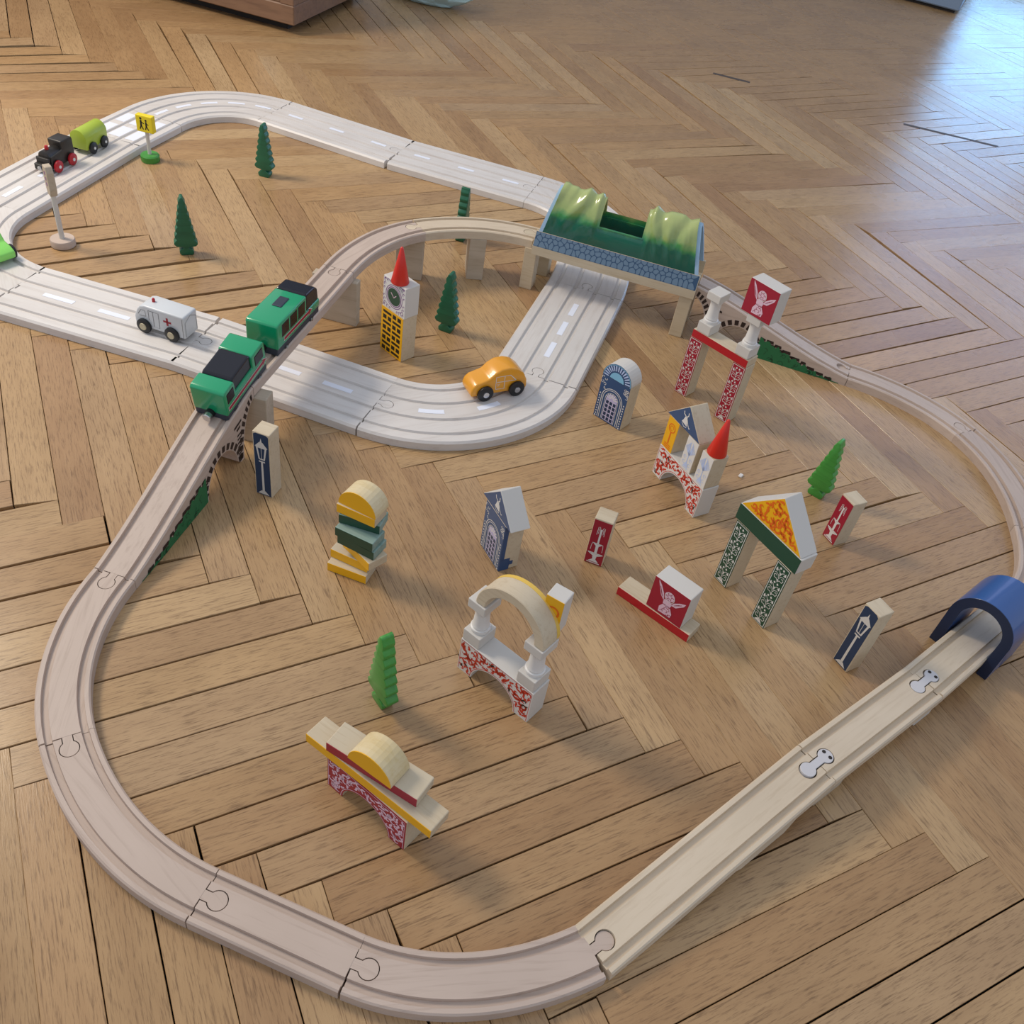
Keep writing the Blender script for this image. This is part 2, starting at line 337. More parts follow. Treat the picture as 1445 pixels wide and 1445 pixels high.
def keyhole(P, a, g=0.0, neck=.19, L=.31, r=.185):
    """outline of a peg leaving P in direction a (degrees), grown by g"""
    out = []; h = neck/2+g; R = r+g; th = math.asin(h/R); n = 18
    out.append((-.03, h) if g == 0 else (-.10, h))
    for i in range(n+1):
        t = math.pi-th-(2*math.pi-2*th)*i/n; out.append((L+R*math.cos(t), R*math.sin(t)))
    out.append((-.03, -h) if g == 0 else (-.10, -h))
    c, s = math.cos(math.radians(a)), math.sin(math.radians(a))
    return [(P[0]+x*c-y*s, P[1]+x*s+y*c) for x, y in out]
def cut(me, cutters):
    o = bpy.data.objects.new('tmp', me); COL.objects.link(o); ts = []
    for c in cutters:
        t = bpy.data.objects.new('tmpc', c); COL.objects.link(t); ts.append(t)
        md = o.modifiers.new('b', 'BOOLEAN'); md.operation = 'DIFFERENCE'; md.object = t; md.solver = 'EXACT'
    bpy.context.view_layer.update()
    r = bpy.data.meshes.new_from_object(o.evaluated_get(bpy.context.evaluated_depsgraph_get()))
    for t in ts+[o]: bpy.data.objects.remove(t)
    if len(r.polygons) < 6: print('BOOL FAIL'); return me
    return r
def track(name, pts, prof, m, label, group, sockets=(), pegs=(), bottom=None, dashes=None, plug=None):
    """sockets/pegs: list of (P(x,y,ztop), heading of the peg)"""
    me = sweep(pts, prof, bottom)
    cs = [prismz(keyhole(P, a, .02), P[2]-.5 if P[2] > 1 else -.2, P[2]+.5) for P, a in sockets]
    if cs: me = cut(me, cs)
    c = pts[len(pts)//2].copy(); c.z = 0
    me.transform(Matrix.Translation(-c)); t = tangents(pts)[len(pts)//2]; a = math.atan2(t.y, t.x)
    me.transform(Matrix.Rotation(-a, 4, 'Z'))
    o = put(me, name, None, c, a, (m,)); tag(o, label, 'track', group); smooth_by_angle(o, 25)
    def sub(me2, nm, mm):
        me2.transform(Matrix.Translation(-c)); me2.transform(Matrix.Rotation(-a, 4, 'Z')); return put(me2, nm, o, mats=(mm,))
    for P, aa in pegs: sub(prismz(keyhole(P, aa, 0), P[2]-.30, P[2]-.004), 'connector_peg', m)
    if dashes:
        S = arclen(pts); T = tangents(pts)
        for s0, s1, o0, o1 in dashes:
            vs = []; n = max(2, int((s1-s0)/.2)); fs = []
            for q in range(n+1):
                s = s0+(s1-s0)*q/n
                i = max(0, min(len(S)-2, sum(1 for v in S if v <= s)-1)); f = (s-S[i])/(S[i+1]-S[i])
                p = pts[i].lerp(pts[i+1], f); tt = T[i].lerp(T[i+1], f).normalized(); nr = Vector((tt.y, -tt.x, 0))
                vs += [p+nr*o0+Vector((0, 0, .006)), p+nr*o1+Vector((0, 0, .006))]
            fs = [(2*q, 2*q+1, 2*q+3, 2*q+2) for q in range(n)]
            me2 = bpy.data.meshes.new('m'); me2.from_pydata([tuple(v) for v in vs], [], fs)
            sub(me2, 'lane_marking', 'dash')
    return o, c, a
M['dash'] = mat('white_road_print', 'e3e8f4', .5)
def st(A, B, n=8): A, B = Vector(A), Vector(B); return [A.lerp(B, i/n) for i in range(n+1)]
def hd(A, B): return math.degrees(math.atan2(B[1]-A[1], B[0]-A[0]))
Z0, ZH = .32, 2.0
# joints of the rail loop
J0 = (-2.10, -.27, Z0); JD = (-3.63, -4.54, Z0); JC = (-1.78, -8.82, Z0); JB = (.40, -11.03, Z0); JA = (4.62, -12.49, Z0)
K1 = (11.05, -11.00, .92); K2 = (15.25, -10.10, .84); K3 = (20.9, -8.62, Z0); K4 = (23.50, -6.60, Z0); K5 = (25.15, -2.15, Z0); K6 = (23.32, 1.95, Z0)
K7 = (19.08, 6.37, ZH); K8 = (14.50, 10.66, ZH); H2 = (10.33, 12.02, ZH); H1 = (6.58, 9.70, ZH); H0 = (1.97, 4.36, ZH)
hr = hd(J0, H0)
GR = 'wooden rail pieces of the loop'
track('rail_track', hermite(J0, hr+180, JD, 274), RAILP, 'rail', 'curved wooden rail at the left edge, below the brick-printed ramp', GR, sockets=[(J0, hr+180)], pegs=[(JD, 272)])
track('rail_track', hermite(JD, 274, JC, 315), RAILP, 'rail', 'curved wooden rail at the lower left bend of the loop', GR, sockets=[(JD, 272)], pegs=[(JC, 315)])
track('rail_track', st(JC, JB), RAILP, 'rail', 'short straight wooden rail between the two lower curves', GR, sockets=[(JC, 315)], pegs=[(JB, 317)])
track('rail_track', hermite(JB, 316, JA, 362), RAILP, 'rail', 'curved wooden rail along the bottom edge, nearest the viewer', GR, sockets=[(JB, 317)], pegs=[(JA, 12)])
h1 = hd(JA, K1); h2 = hd(K1, K2); h3 = hd(K2, K3)
def slope(P0, P1, f, n=28):
    return [Vector((P0[0]+(P1[0]-P0[0])*i/n, P0[1]+(P1[1]-P0[1])*i/n, P0[2]+(P1[2]-P0[2])*f(i/n))) for i in range(n+1)]
def lowbot(s):
    if s < 1.2: return 0
    if s < 3.7: return (s-1.2)*.12
    if s < 5.3: return .12
    return .52
pl = (math.cos(math.radians(h1)), math.sin(math.radians(h1)))
track('rail_track', slope(JA, K1, lambda t: t), RAILP, 'railp', 'pale wooden ramp rail climbing from the bottom curve to the right', GR, sockets=[(JA, 12), (K1, h1+180)], bottom=lowbot)
track('rail_track', slope(K1, K2, lambda t: t), RAILP, 'railp', 'raised pale wooden rail between the two white plastic connectors', GR, sockets=[(K1, h2), (K2, h2+180)])
track('rail_track', slope(K2, K3, lambda t: .6*t+.4*t*t*(3-2*t)), RAILP, 'railp', 'pale wooden rail sloping down through the blue arch tunnel', GR, sockets=[(K2, h3)], pegs=[(K3, h3)])
track('rail_track', hermite(K3, 14, K4, 52), RAILP, 'rail', 'curved wooden rail behind the blue arch tunnel at the right edge', GR, sockets=[(K3, h3)], pegs=[(K4, 52)])
track('rail_track', hermite(K4, 52, K5, 92), RAILP, 'rail', 'curved wooden rail at the far right edge, third from the stone tunnel', GR, sockets=[(K4, 52)], pegs=[(K5, 92)])
track('rail_track', hermite(K5, 92, K6, 134), RAILP, 'rail', 'curved wooden rail on the floor just after the right brick ramp', GR, sockets=[(K5, 92)], pegs=[(K6, 134)])
def plug(P, a, lab):
    e = empty('plastic_connector', (P[0], P[1], P[2]), math.radians(a), lab, 'connector')
    def hole(x, y): return lathe([(.045, .0), (.045, .008)], 12, c=(x, y, .004))
    a1 = [(x, y) for x, y in keyhole((0, 0), 0, -.006)]; a2 = [(x, y) for x, y in keyhole((0, 0), 180, -.006)]
    put(prismz(a1[1:-1]+a2[1:-1], -.2, .006, .008), 'connector_body', e, mats=('clear',))
    for y in (-.09, .09): put(hole(.36, y), 'hole', e, mats=('hole',))
plug(K1, (h1+h2)/2, 'white plastic connector joining the pale ramp rail to the raised rail')
plug(K2, (h2+h3)/2, 'white plastic connector joining the raised rail to the one in the blue tunnel')
sb = put(box(-.25, .75, -.5, .5, 0, .56, .02), 'support_block', loc=(K1[0], K1[1], 0), rot=math.radians(h2), mats=('pier',)); tag(sb, 'grey wooden support block under the right ramp joint', 'toy block')
sb = put(box(-.6, .1, -.5, .5, 0, .50, .02), 'support_block', loc=(K2[0], K2[1], 0), rot=math.radians(h2), mats=('whitew',)); tag(sb, 'low pale support block under the rail by the blue tunnel', 'toy block')
# elevated part
track('rail_track', st(H0, H1, 12), RAILP, 'rail', 'straight raised rail carrying the green train', GR, sockets=[(H1, hr+180)])
track('rail_track', hermite(H1, 50, H2, 8), RAILP, 'rail', 'raised curved rail left of the second, on wooden piers', GR, sockets=[(H2, 183)], pegs=[(H1, hr+180)])
track('rail_track', hermite(H2, 6, K8, -43), RAILP, 'railp', 'raised curved rail leading into the green tunnel', GR, sockets=[(K8, 137)], pegs=[(H2, 183)])
def rampb(s):
    if s < 3.44: return 0.0
    if s < 5.08: return .98*math.sqrt(max(0, 1-((s-4.26)/.82)**2))
    if s < 5.40: return 0.0
    return 1.66*math.sqrt(max(0, 1-((6.25-s)/.85)**2)) if s < 6.25 else 1.66
def ramp(P0, P1, label, side, sock, peg):
    P0, P1 = Vector(P0), Vector(P1); Ld = (P1-P0).to_2d().length
    ss = sorted(set([i*Ld/40 for i in range(41)]+[3.439, 3.441, 5.079, 5.081, 5.399, 5.401]+[3.44+.82*(1-math.cos(math.pi*i/14)) for i in range(1, 14)]+[5.4+.85*(1-math.cos(math.pi*i/20)) for i in range(1, 10)]))
    ss = [s for s in ss if s <= Ld]
    zt = lambda s: Z0+(ZH-Z0)*(.62*(s/Ld)+.38*(s/Ld)**2*(3-2*s/Ld))
    d = (P1-P0).to_2d().normalized()
    pts = [Vector((P0.x+d.x*s, P0.y+d.y*s, zt(s))) for s in ss]
    o, c, a = track('arched_ramp', pts, RAILP, 'rail', label, 'arched ramps', sockets=sock, pegs=peg, bottom=lambda s: min(rampb(s+.0), zt(s)-.3))
    mid = 0
    def fn(s, z):      # side face
        x = P0.x+d.x*s+side*d.y*.556; y = P0.y+d.y*s-side*d.x*.556; x -= c.x; y -= c.y
        return (x*math.cos(-a)-y*math.sin(-a), x*math.sin(-a)+y*math.cos(-a), z)
    bricks = []
    def ring(cx, ax, bz, t0, t1, n):
        for i in range(n):
            u0 = t0+(t1-t0)*(i+.18)/n; u1 = t0+(t1-t0)*(i+.78)/n; q = []
            for u, g in ((u0, .04), (u1, .04), (u1, .24), (u0, .24)): q.append((cx+(ax+g)*math.cos(math.radians(u)), (bz+g)*math.sin(math.radians(u))))
            if all(z < zt(min(max(x, 0), Ld))-.08 and 3.0 < x < Ld for x, z in q): bricks.append(q)
    ring(4.26, .82, .98, 4, 176, 12); ring(6.25, .85, 1.66, 92, 178, 10)
    for i in range(8): z = .05+i*.13; bricks.append([(5.13, z), (5.35, z+.03), (5.35, z+.09), (5.13, z+.06)])
    for (x, z) in ((5.12, 1.15), (5.0, 1.28), (5.2, 1.32), (3.2, .75), (3.3, .55), (3.25, .35), (3.05, .62), (3.28, .15)): bricks.append([(x, z), (x+.2, z+.05), (x+.2, z+.13), (x, z+.08)])
    r = random.Random(5); x = .5
    while x < 3.1:
        l = .20+.14*r.random(); z = zt(x)-.27-.05*r.random()
        if z > .06: bricks.append([(x, z-.09), (x+l, z-.07), (x+l, z+.04), (x+.03, z+.03)])
        if x > 1.5 and z > .4: bricks.append([(x-.1, z-.2), (x-.1+l, z-.18), (x-.1+l, z-.1), (x-.1, z-.11)])
        x += l+.05
    decal(bricks, o, 'brick', 'brick_print', fn=fn)
    top = [(s, max(.04, min(zt(s)-.42, .12+.30*(s-.3))*(1+.0)+.05*math.sin(s*17)+.04*math.sin(s*29))) for s in [.25+.09*i for i in range(36)]]
    bush = [[(top[i][0], .01), (top[i+1][0], .01), top[i+1], top[i]] for i in range(len(top)-1) if top[i+1][0] < 3.42]
    fn2 = lambda s, z: fn(s, z)[:1]+(fn(s, z)[1]-side*.004,)+fn(s, z)[2:]
    decal(bush, o, 'bush', 'bush_print', fn=fn2)
    lv = []
    for i in range(26):
        x = .6+r.random()*2.6; z = .05+r.random()*max(.05, min(zt(x)-.6, .6)); lv += ribbon(arcp(x, z, .06+.05*r.random(), 200*r.random(), 200+100*r.random(), 5), .02)
    decal(lv, o, 'bushd', 'leaf_print', fn=lambda s, z: fn(s, z)[:1]+(fn(s, z)[1]-side*.007,)+fn(s, z)[2:])
    return o
ramp(J0, H0, 'brick-printed arched wooden ramp at the left, climbing to the green train', 1, [], [(J0, hr+180)])
ramp(K6, K7, 'brick-printed arched wooden ramp right of the green tunnel', -1, [(K6, 134)], [])
# piers
def block(name, w_, d_, h_, loc, ang, m='wood', label=None, cat='toy block', group=None, bv=.025):
    o = put(box(0, w_, 0, d_, 0, h_, bv, 2), name, None, loc, math.radians(ang), (m,)); return tag(o, label, cat, group)
block('pier_block', 1.6, .34, 1.67, (5.83, 10.17, 0), -40, 'pier', 'wide wooden pier under the raised rail behind the green train', 'toy block')
block('pier_block', 1.0, .5, 1.67, (9.50, 12.05, 0), -28, 'pier', 'wooden pier behind the red-coned clock tower', 'toy block')
block('pier_block', .62, 1.0, 1.67, (12.13, 11.36, 0), -20, 'pier', 'wooden pier under the raised curve nearest the green tunnel', 'toy block')
block('pier_block', .85, .5, 1.64, (1.98, 4.28, 0), -37, 'pier', 'wooden pier under the green train beside the lantern block', 'toy block')
# road
R = {'a': (8.95, 26.93), 'b': (13.33, 21.95), 'c': (18.0, 17.49), 'd': (18.35, 12.0), 'e': (16.12, 9.16), 'f': (11.73, 4.56), 'g': (6.27, 4.58), 'h': (1.77, 9.16), 'i': (-3.15, 13.45), 'j': (-3.45, 19.45), 'k': (1.35, 24.75), 'l': (3.40, 26.75)}
R = {k: v+(.33,) for k, v in R.items()}
GD = 'road track pieces of the far loop'
def D(S, n=3, w_=.09):
    return [(S*(i+.5)/n-.38, S*(i+.5)/n+.38, -w_, w_) for i in range(n)]
ha = hd(R['b'], R['a']); he = hd(R['e'], R['f']); hg = hd(R['g'], R['h'])
RD = dict(prof=ROADP, m='road', group=GD)
def road(pts, label, **k): return track('road_track', pts, ROADP, 'road', label, GD, **k)
road(hermite(R['l'], 46, R['a'], -48, 40), 'curved two-lane road piece at the top left of the road loop', dashes=D(6.2, 5), sockets=[(R['a'], 132)])
road(st(R['a'], R['b']), 'straight two-lane road piece right of the top left curve', dashes=D(6.6, 3), pegs=[(R['a'], 132)], sockets=[(R['b'], 136)])
road(st(R['b'], R['c']), 'straight two-lane road piece left of the green tunnel', dashes=D(6.4, 3), pegs=[(R['b'], 136)], sockets=[(R['c'], 137)])
road(hermite(R['c'], -43, R['d'], -131, 40), 'curved two-lane road piece passing behind the green tunnel', pegs=[(R['c'], 137)])
road(hermite(R['d'], -130, R['e'], he, 16), 'short two-lane road piece emerging from under the tunnel platform', sockets=[(R['e'], he+180)])
road(st(R['e'], R['f']), 'straight two-lane road piece between the tunnel and the orange car', dashes=[(1.2, 2.1, -.1, .1), (2.6, 3.55, -.1, .1), (4.1, 5.1, -.1, .1)], pegs=[(R['e'], he+180)], sockets=[(R['f'], he+180)])
road(hermite(R['f'], he, R['g'], hg, 40), 'curved two-lane road piece under the orange car', dashes=[(2.1, 2.9, -.1, .1), (4.0, 4.8, -.1, .1)], pegs=[(R['f'], he+180)], sockets=[(R['g'], hg+180)])
road(st(R['g'], R['h']), 'straight two-lane road piece crossing under the green train', dashes=[(.9, 1.9, -.1, .1), (2.7, 3.7, -.1, .1), (4.6, 5.4, -.1, .1)], pegs=[(R['g'], hg+180)], sockets=[(R['h'], hg+180)])
road(st(R['h'], R['i']), 'straight two-lane road piece under the white ambulance', dashes=[(2.4, 3.5, -.1, .1), (4.4, 5.5, -.1, .1)], pegs=[(R['h'], hg+180)], sockets=[(R['i'], hg)])
road(hermite(R['i'], 136, R['j'], 48, 40), 'curved two-lane road piece at the left edge', pegs=[(R['i'], hg)])
road(st(R['j'], R['k']), 'straight two-lane road piece under the black locomotive', dashes=[(.6, 1.6, -.1, .1), (2.6, 3.6, -.1, .1)])
zb = [(.25+.0, .95, -1.0+i*.7-.02, -1.0+i*.7+.42) for i in range(0)]
road(st(R['k'], R['l'], 8), 'short two-lane road piece with a zebra crossing behind the lime wagon', dashes=[(.25, 1.25, .52, .98), (.25, 1.25, -.28, .28), (.25, 1.25, -.98, -.52), (1.6, 2.5, .52, .98), (1.6, 2.5, -.28, .28), (1.6, 2.5, -.98, -.52)])

# ---------------------------------------------------------------- printed toy blocks
DPT = .58
def face(o, poly, m, name='painted_face', y=-.006):
    me = prism(poly, y, y+.02, 0); return put(me, name, o, mats=(m,))
def swirls(w_, h_, seed, n, inside, wd=.035, sz=.16):
    r = random.Random(seed); out = []; t = 0; seen = []
    while n > 0 and t < 5000:
        t += 1; cx, cz = r.uniform(.06, w_-.06), r.uniform(.06, h_-.06); a = r.uniform(0, 360); k = r.choice((-1, 1)); s = sz*(.5+r.random())
        pts = []; x, z = cx, cz; al = math.radians(a)
        for i in range(12):
            pts.append((x, z)); al += k*(.12+.06*i)*(1 if i > 4 else -1); x += math.cos(al)*s/5; z += math.sin(al)*s/5
        if all(inside(px, pz) for px, pz in pts) and all(math.hypot(a-b_, c-d) > sz*.36 for a, c in (pts[0], pts[6], pts[11]) for b_, d in seen): seen += [pts[0], pts[6], pts[11]]; out += ribbon(pts, lambda t_: wd*(.35+1.1*math.sin(math.pi*min(1, t_*.9+.1)))); n -= 1
    return out
def frame(w_, h_, m_, t): return [rect(m_, w_-m_, m_, m_+t), rect(m_, w_-m_, h_-m_-t, h_-m_), rect(m_, m_+t, m_+t, h_-m_-t), rect(w_-m_-t, w_-m_, m_+t, h_-m_-t)]
def lantern(w_, h_):
    c = w_/2; P = []
    P += [[(c-.17, .06), (c+.17, .06), (c+.06, .18), (c-.06, .18)], [(c-.035, .16), (c+.035, .16), (c+.028, h_*.56), (c-.028, h_*.56)], rect(c-.09, c+.09, h_*.56, h_*.58)]
    P += [[(c-.09, h_*.60), (c+.09, h_*.60), (c+.16, h_*.80), (c-.16, h_*.80)], [(c-.19, h_*.80), (c+.19, h_*.80), (c+.05, h_*.88), (c-.05, h_*.88)], [(c-.03, h_*.88), (c+.03, h_*.88), (c, h_*.945)]]
    D_ = [[(c-.055, h_*.62), (c-.008, h_*.62), (c-.008, h_*.785), (c-.10, h_*.785)], [(c+.008, h_*.62), (c+.055, h_*.62), (c+.10, h_*.785), (c+.008, h_*.785)]]
    return P, D_
def fountain(w_, h_):
    c = w_/2; P = [rect(c-.18, c+.18, .05, .08), [(c-.15, .1), (c+.15, .1), (c+.05, .20), (c-.05, .20)], [(c-.045, .2), (c+.045, .2), (c+.06, .33), (c-.06, .33)], [(c-.07, .33), (c+.07, .33), (c+.20, .40), (c-.20, .40)], rect(c-.21, c+.21, .405, .44),
                   [(c-.035, .44), (c+.035, .44), (c+.04, .70), (c-.04, .70)], [(c-.04, .70), (c+.04, .70), (c+.12, .77), (c-.12, .77)], rect(c-.13, c+.13, .775, .80), [(c-.025, .8), (c+.025, .8), (c+.028, 1.32), (c-.028, 1.32)]]
    for s in (-1, 1):
        P += ribbon([(c+s*.02, 1.30), (c+s*.05, 1.40), (c+s*.09, 1.38), (c+s*.10, 1.1)], .014)+ribbon([(c+s*.03, 1.28), (c+s*.06, 1.34), (c+s*.065, 1.15)], .012)+ribbon([(c+s*.14, .8), (c+s*.16, .7), (c+s*.165, .52)], .012)
    return P
def damask(w_, h_):
    c = w_/2; P = frame(w_, h_, .03, .018); n = 4; u = (h_-.2)/n
    for i in range(n):
        z = .1+u*i
        P += [[(c, z+.0), (c+.03, z+.06), (c, z+.13), (c-.03, z+.06)]]
        for s in (-1, 1):
            P += ribbon([(c, z+.04), (c+s*.06, z+.10), (c+s*.13, z+.09), (c+s*.16, z+.16), (c+s*.12, z+.21), (c+s*.08, z+.18)], .019)
            P += ribbon([(c, z+.14), (c+s*.05, z+.24), (c+s*.12, z+.27), (c+s*.17, z+.24)], .015)
            P += ribbon([(c, z+.22), (c+s*.03, z+.34), (c+s*.09, z+.40), (c+s*.13, z+.36), (c+s*.10, z+.32)], .017)
            P += [[(c+s*.15, z+.30), (c+s*.18, z+.36), (c+s*.15, z+.44), (c+s*.12, z+.37)], [(c+s*.05, z+.42), (c+s*.09, z+.46), (c+s*.05, z+.5), (c+s*.02, z+.46)]]
        P += [arcp(c, z+.30, .035, 0, 315, 7)]
    return P
def damask_base(w_, h_): return [[(w_/2-.13, .07), (w_/2+.13, .07), (w_/2+.05, .16), (w_/2-.05, .16)]]
def cherub(c, z0, s=1.0):
    P = []
    T = lambda L: [(c+x*s, z0+z*s) for x, z in L]
    P += [T([(-.16, .08), (.18, .10), (.20, .22), (.10, .40), (-.08, .40), (-.17, .24)])]      # robe
    P += [T([(-.10, .38), (.10, .38), (.13, .52), (.0, .60), (-.12, .52)])]
    P += [T(arcp(.01, .70, .14, 0, 350, 12))]
    P += [T([(-.10, .48), (-.22, .60), (-.36, .92), (-.38, 1.0), (-.27, .88), (-.16, .70)]), T([(.10, .48), (.24, .50), (.42, .70), (.45, .80), (.30, .72), (.16, .60)])]
    I = []
    for a in ((-.30, .84, -.20, .62), (-.26, .76, -.17, .58), (.36, .70, .2, .56), (.30, .66, .18, .54)): I += ribbon(T([(a[0], a[1]), (a[2], a[3])]), .014)
    for i in range(9): I += ribbon(T(arcp(-.08+.04*i-.08*(i > 4), .14+.07*(i % 4), .035, i*50, i*50+200, 5)), .012)
    for i in range(6): I += ribbon(T(arcp(.01+.08*math.cos(i), .70+.08*math.sin(i), .03, i*60, i*60+220, 5)), .013)
    I += ribbon(T([(-.1, .39), (0, .36), (.1, .39)]), .012)
    return P, I
def doorprint(w_=1.1, h_=1.65):
    c = w_/2; W = []; V = []
    for r_, t in ((.40, .024), (.34, .020), (.25, .014)):
        W += ribbon([(c-r_, .04)]+arcp(c, .88, r_, 180, 0, 14)+[(c+r_, .04)], t)
    for x in range(3):
        V += [rect(c-.2+x*.14+.01, c-.2+x*.14+.11, .08+i*.155, .08+i*.155+.12) for i in range(5)]
    for x in range(4): W += [rect(c-.209+x*.14, c-.203+x*.14, .06, .88)]
    for i in range(6): W += [rect(c-.21, c+.21, .058+i*.155, .064+i*.155)]
    for i in range(7): a = 15+i*25; W += ribbon([(c+.06*math.cos(math.radians(a)), .90+.06*math.sin(math.radians(a))), (c+.24*math.cos(math.radians(a)), .90+.24*math.sin(math.radians(a)))], .028)
    for s in (-1, 1):
        for i in range(9): W += [[(c+s*.47, .10+i*.1), (c+s*.50, .13+i*.1), (c+s*.47, .17+i*.1), (c+s*.445, .13+i*.1)]]
        W += [arcp(c+s*.48, .05, .03, 0, 315, 7)]
    r = random.Random(2)
    for s in (-1, 1):
        for i in range(9):
            x = .30+.2*r.random(); z = 1.18+.38*r.random(); W += ribbon(arcp(c+s*x, z, .045, r.random()*360, r.random()*360+200, 6), .018)
    return W, V
def semi(r_, n=16): return [(r_+r_*math.cos(math.pi*i/n), r_*math.sin(math.pi*i/n)) for i in range(n+1)]
def bridge_poly(w_=2.2, h_=1.1, r_=.66, n=16): return [(0, 0), (0, h_), (w_, h_), (w_, 0)]+arcp(w_/2, 0, r_, 0, 180, n, r_*.98)
def tris(w_, h_): return [(0, 0), (w_, 0), (w_/2, h_)]
def shape(name, poly, loc, ang, m, label, cat='toy block', group=None, d_=DPT, bv=.022):
    o = put(prism(poly, 0, d_, bv, 2), name, None, loc, math.radians(ang), (m,)); return tag(o, label, cat, group)
def pane(poly, m_=.004): return poly
# lantern blocks
def lantern_block(loc, ang, h_, label):
    o = block('lantern_block', .5, .5, h_, loc, ang, 'wood', label, group=None)
    face(o, [(.03, .03), (.47, .03), (.47, h_-.08), (.40, h_-.03), (.10, h_-.03), (.03, h_-.08)], 'navy'); W, D_ = lantern(.5, h_-.04)
    decal(W, o, 'whitew', 'lantern_print'); decal(D_, o, 'navy', 'lantern_panes', y=-.014); return o
lantern_block((1.85, 1.93, 0), -45, 2.2, 'wooden block printed with a white street lantern, beside the train bridge')
lantern_block((14.17, -8.31, 0), -87, 2.2, 'wooden block printed with a white street lantern, near the blue arch tunnel')
def fountain_block(loc, ang, label):
    o = block('fountain_block', .52, .5, 1.65, loc, ang, 'wood', label)
    face(o, rect(.015, .505, .02, 1.60), 'crimson'); decal(fountain(.52, 1.65), o, 'white', 'fountain_print')
fountain_block((9.48, -3.19, 0), -46, 'red fountain-print block between the blue house and the cherub block')
fountain_block((16.96, -4.45, 0), -91, 'red fountain-print block right of the green gate')
# door blocks with tops
def door_block(loc, ang, label, spill=False):
    o = block('door_block', 1.1, DPT, 1.65, loc, ang, 'wood', label)
    face(o, rect(.01, 1.09, .01, 1.64), 'blue'); W, V = doorprint(); decal([rect(.33, .77, .06, .88), arcp(.55, .88, .22, 0, 180, 10)], o, 'lilac', 'lattice_print', y=-.0095); decal(V, o, 'navy', 'window_print', y=-.012); decal(W, o, 'white', 'door_print')
    if spill:
        put(prismz([(1.095, 0), (1.108, 0), (1.108, .3), (1.095, .3)], 0, .42), 'paint_spill', o, mats=('blue',))
        put(prismz([(1.095, 0), (1.108, 0), (1.108, .12), (1.095, .12)], .40, 1.62), 'paint_spill', o, mats=('blue',))
        put(prismz([(1.095, .28), (1.108, .28), (1.108, .40), (1.095, .40)], .16, .30), 'paint_spill', o, mats=('blue',))
def bird(o, c, z, s=1):
    P = []
    T = lambda L: [(c+x*s, z+zz*s) for x, zz in L]
    P += ribbon(T([(-.02, .42), (-.14, .46), (-.17, .56)]), .04*s)+ribbon(T([(.0, .40), (.08, .50), (.07, .62)]), .04*s)
    P += [T([(-.05, .44), (.05, .44), (.10, .24), (.14, .10), (-.16, .14), (-.10, .26)])]+ribbon(T([(-.14, .10), (0, .02), (.13, .06)]), .025*s)
    P += ribbon(T([(.07, .34), (.16, .20), (.26, .10), (.30, .14)]), .035*s)
    decal(P, o, 'white', 'figure_print')
door_block((7.02, -1.73, 0), -88, 'blue door block of the small house with the blue gable', True)
o = shape('gable_block', tris(1.6, .78), (7.02, -1.48, 1.655), -88, 'whitew', 'blue-faced gable block with a white figure, roof of the small blue house'); face(o, [(.03, .015), (1.57, .015), (.8, .755)], 'blue'); bird(o, .80, .05, .85)
door_block((12.93, 2.56, 0), -67, 'blue door block under the fan window half-round, by the road curve')
o = shape('half_round_block', semi(.55), (12.93, 2.56, 1.655), -67, 'whitew', 'half-round block printed with a pale blue fan window on a door block'); 
face(o, semi(.545), 'blue'); 
fan = [[(.55+a*math.cos(math.radians(u)), a*math.sin(math.radians(u))) for a, u in ((.32, t), (.50, t), (.50, t+6), (.32, t+6))] for t in range(6, 176, 12)]
decal(fan, o, 'sky', 'fan_print'); decal([arcp(.55, 0, .27, 0, 180, 12)]+ribbon(arcp(.55, 0, .525, 0, 180, 20), .02), o, 'cyan', 'fan_print', y=-.012)
# clock tower
o = block('window_block', 1.1, DPT, 1.65, (7.47, 7.83, 0), -70.5, 'wood', 'yellow block with a grid of dark windows, base of the clock tower')
face(o, rect(.01, 1.09, .01, 1.64), 'yellow'); g = []
for ci, cx in enumerate((.10, .58)):
    for i in range(8):
        z = .07+i*.195
        if (i+ci) % 2: g += [rect(cx, cx+.41, z+.02, z+.11)]
        else: g += [rect(cx, cx+.17, z-.01, z+.14), rect(cx+.24, cx+.41, z-.01, z+.14)]
decal(g, o, 'black', 'window_print')
o = block('clock_block', 1.1, DPT, 1.1, (7.49, 7.81, 1.655), -70.5, 'whitew', 'white block with a purple clock face below the red cone')
face(o, rect(.01, 1.09, .01, 1.09), 'white')
pr = ribbon(arcp(.55, .55, .335, 0, 360, 28), .03)+ribbon(arcp(.55, .55, .40, 0, 360, 28), .025); r = random.Random(4)
for sx in (-1, 1):
    for sz in (-1, 1):
        for q in ((.42, .42, .07), (.30, .46, .05), (.46, .28, .05), (.46, .46, .035), (.18, .48, .035), (.48, .14, .035)): pr += ribbon(arcp(.55+sx*q[0], .55+sz*q[1], q[2], 40*q[0], 250, 8), .022)
decal(pr, o, 'violet', 'scroll_print'); decal([arcp(.55, .55, .30, 0, 350, 28)], o, 'dgreen', 'clock_face', y=-.011)
decal(ribbon([(.40, .66), (.55, .52), (.66, .64)], .03), o, 'rose', 'clock_hands', y=-.015)
def cone(loc, r_, h_, label):
    o = put(lathe([(r_*.97, 0), (r_, .03), (.05, h_-.04), (.015, h_)], 32), 'cone_block', None, loc, 0, ('cone',)); smooth_by_angle(o, 50); tag(o, label, 'toy block')
cone((7.82, 7.24, 2.76), .29, 1.22, 'red cone on top of the clock tower')
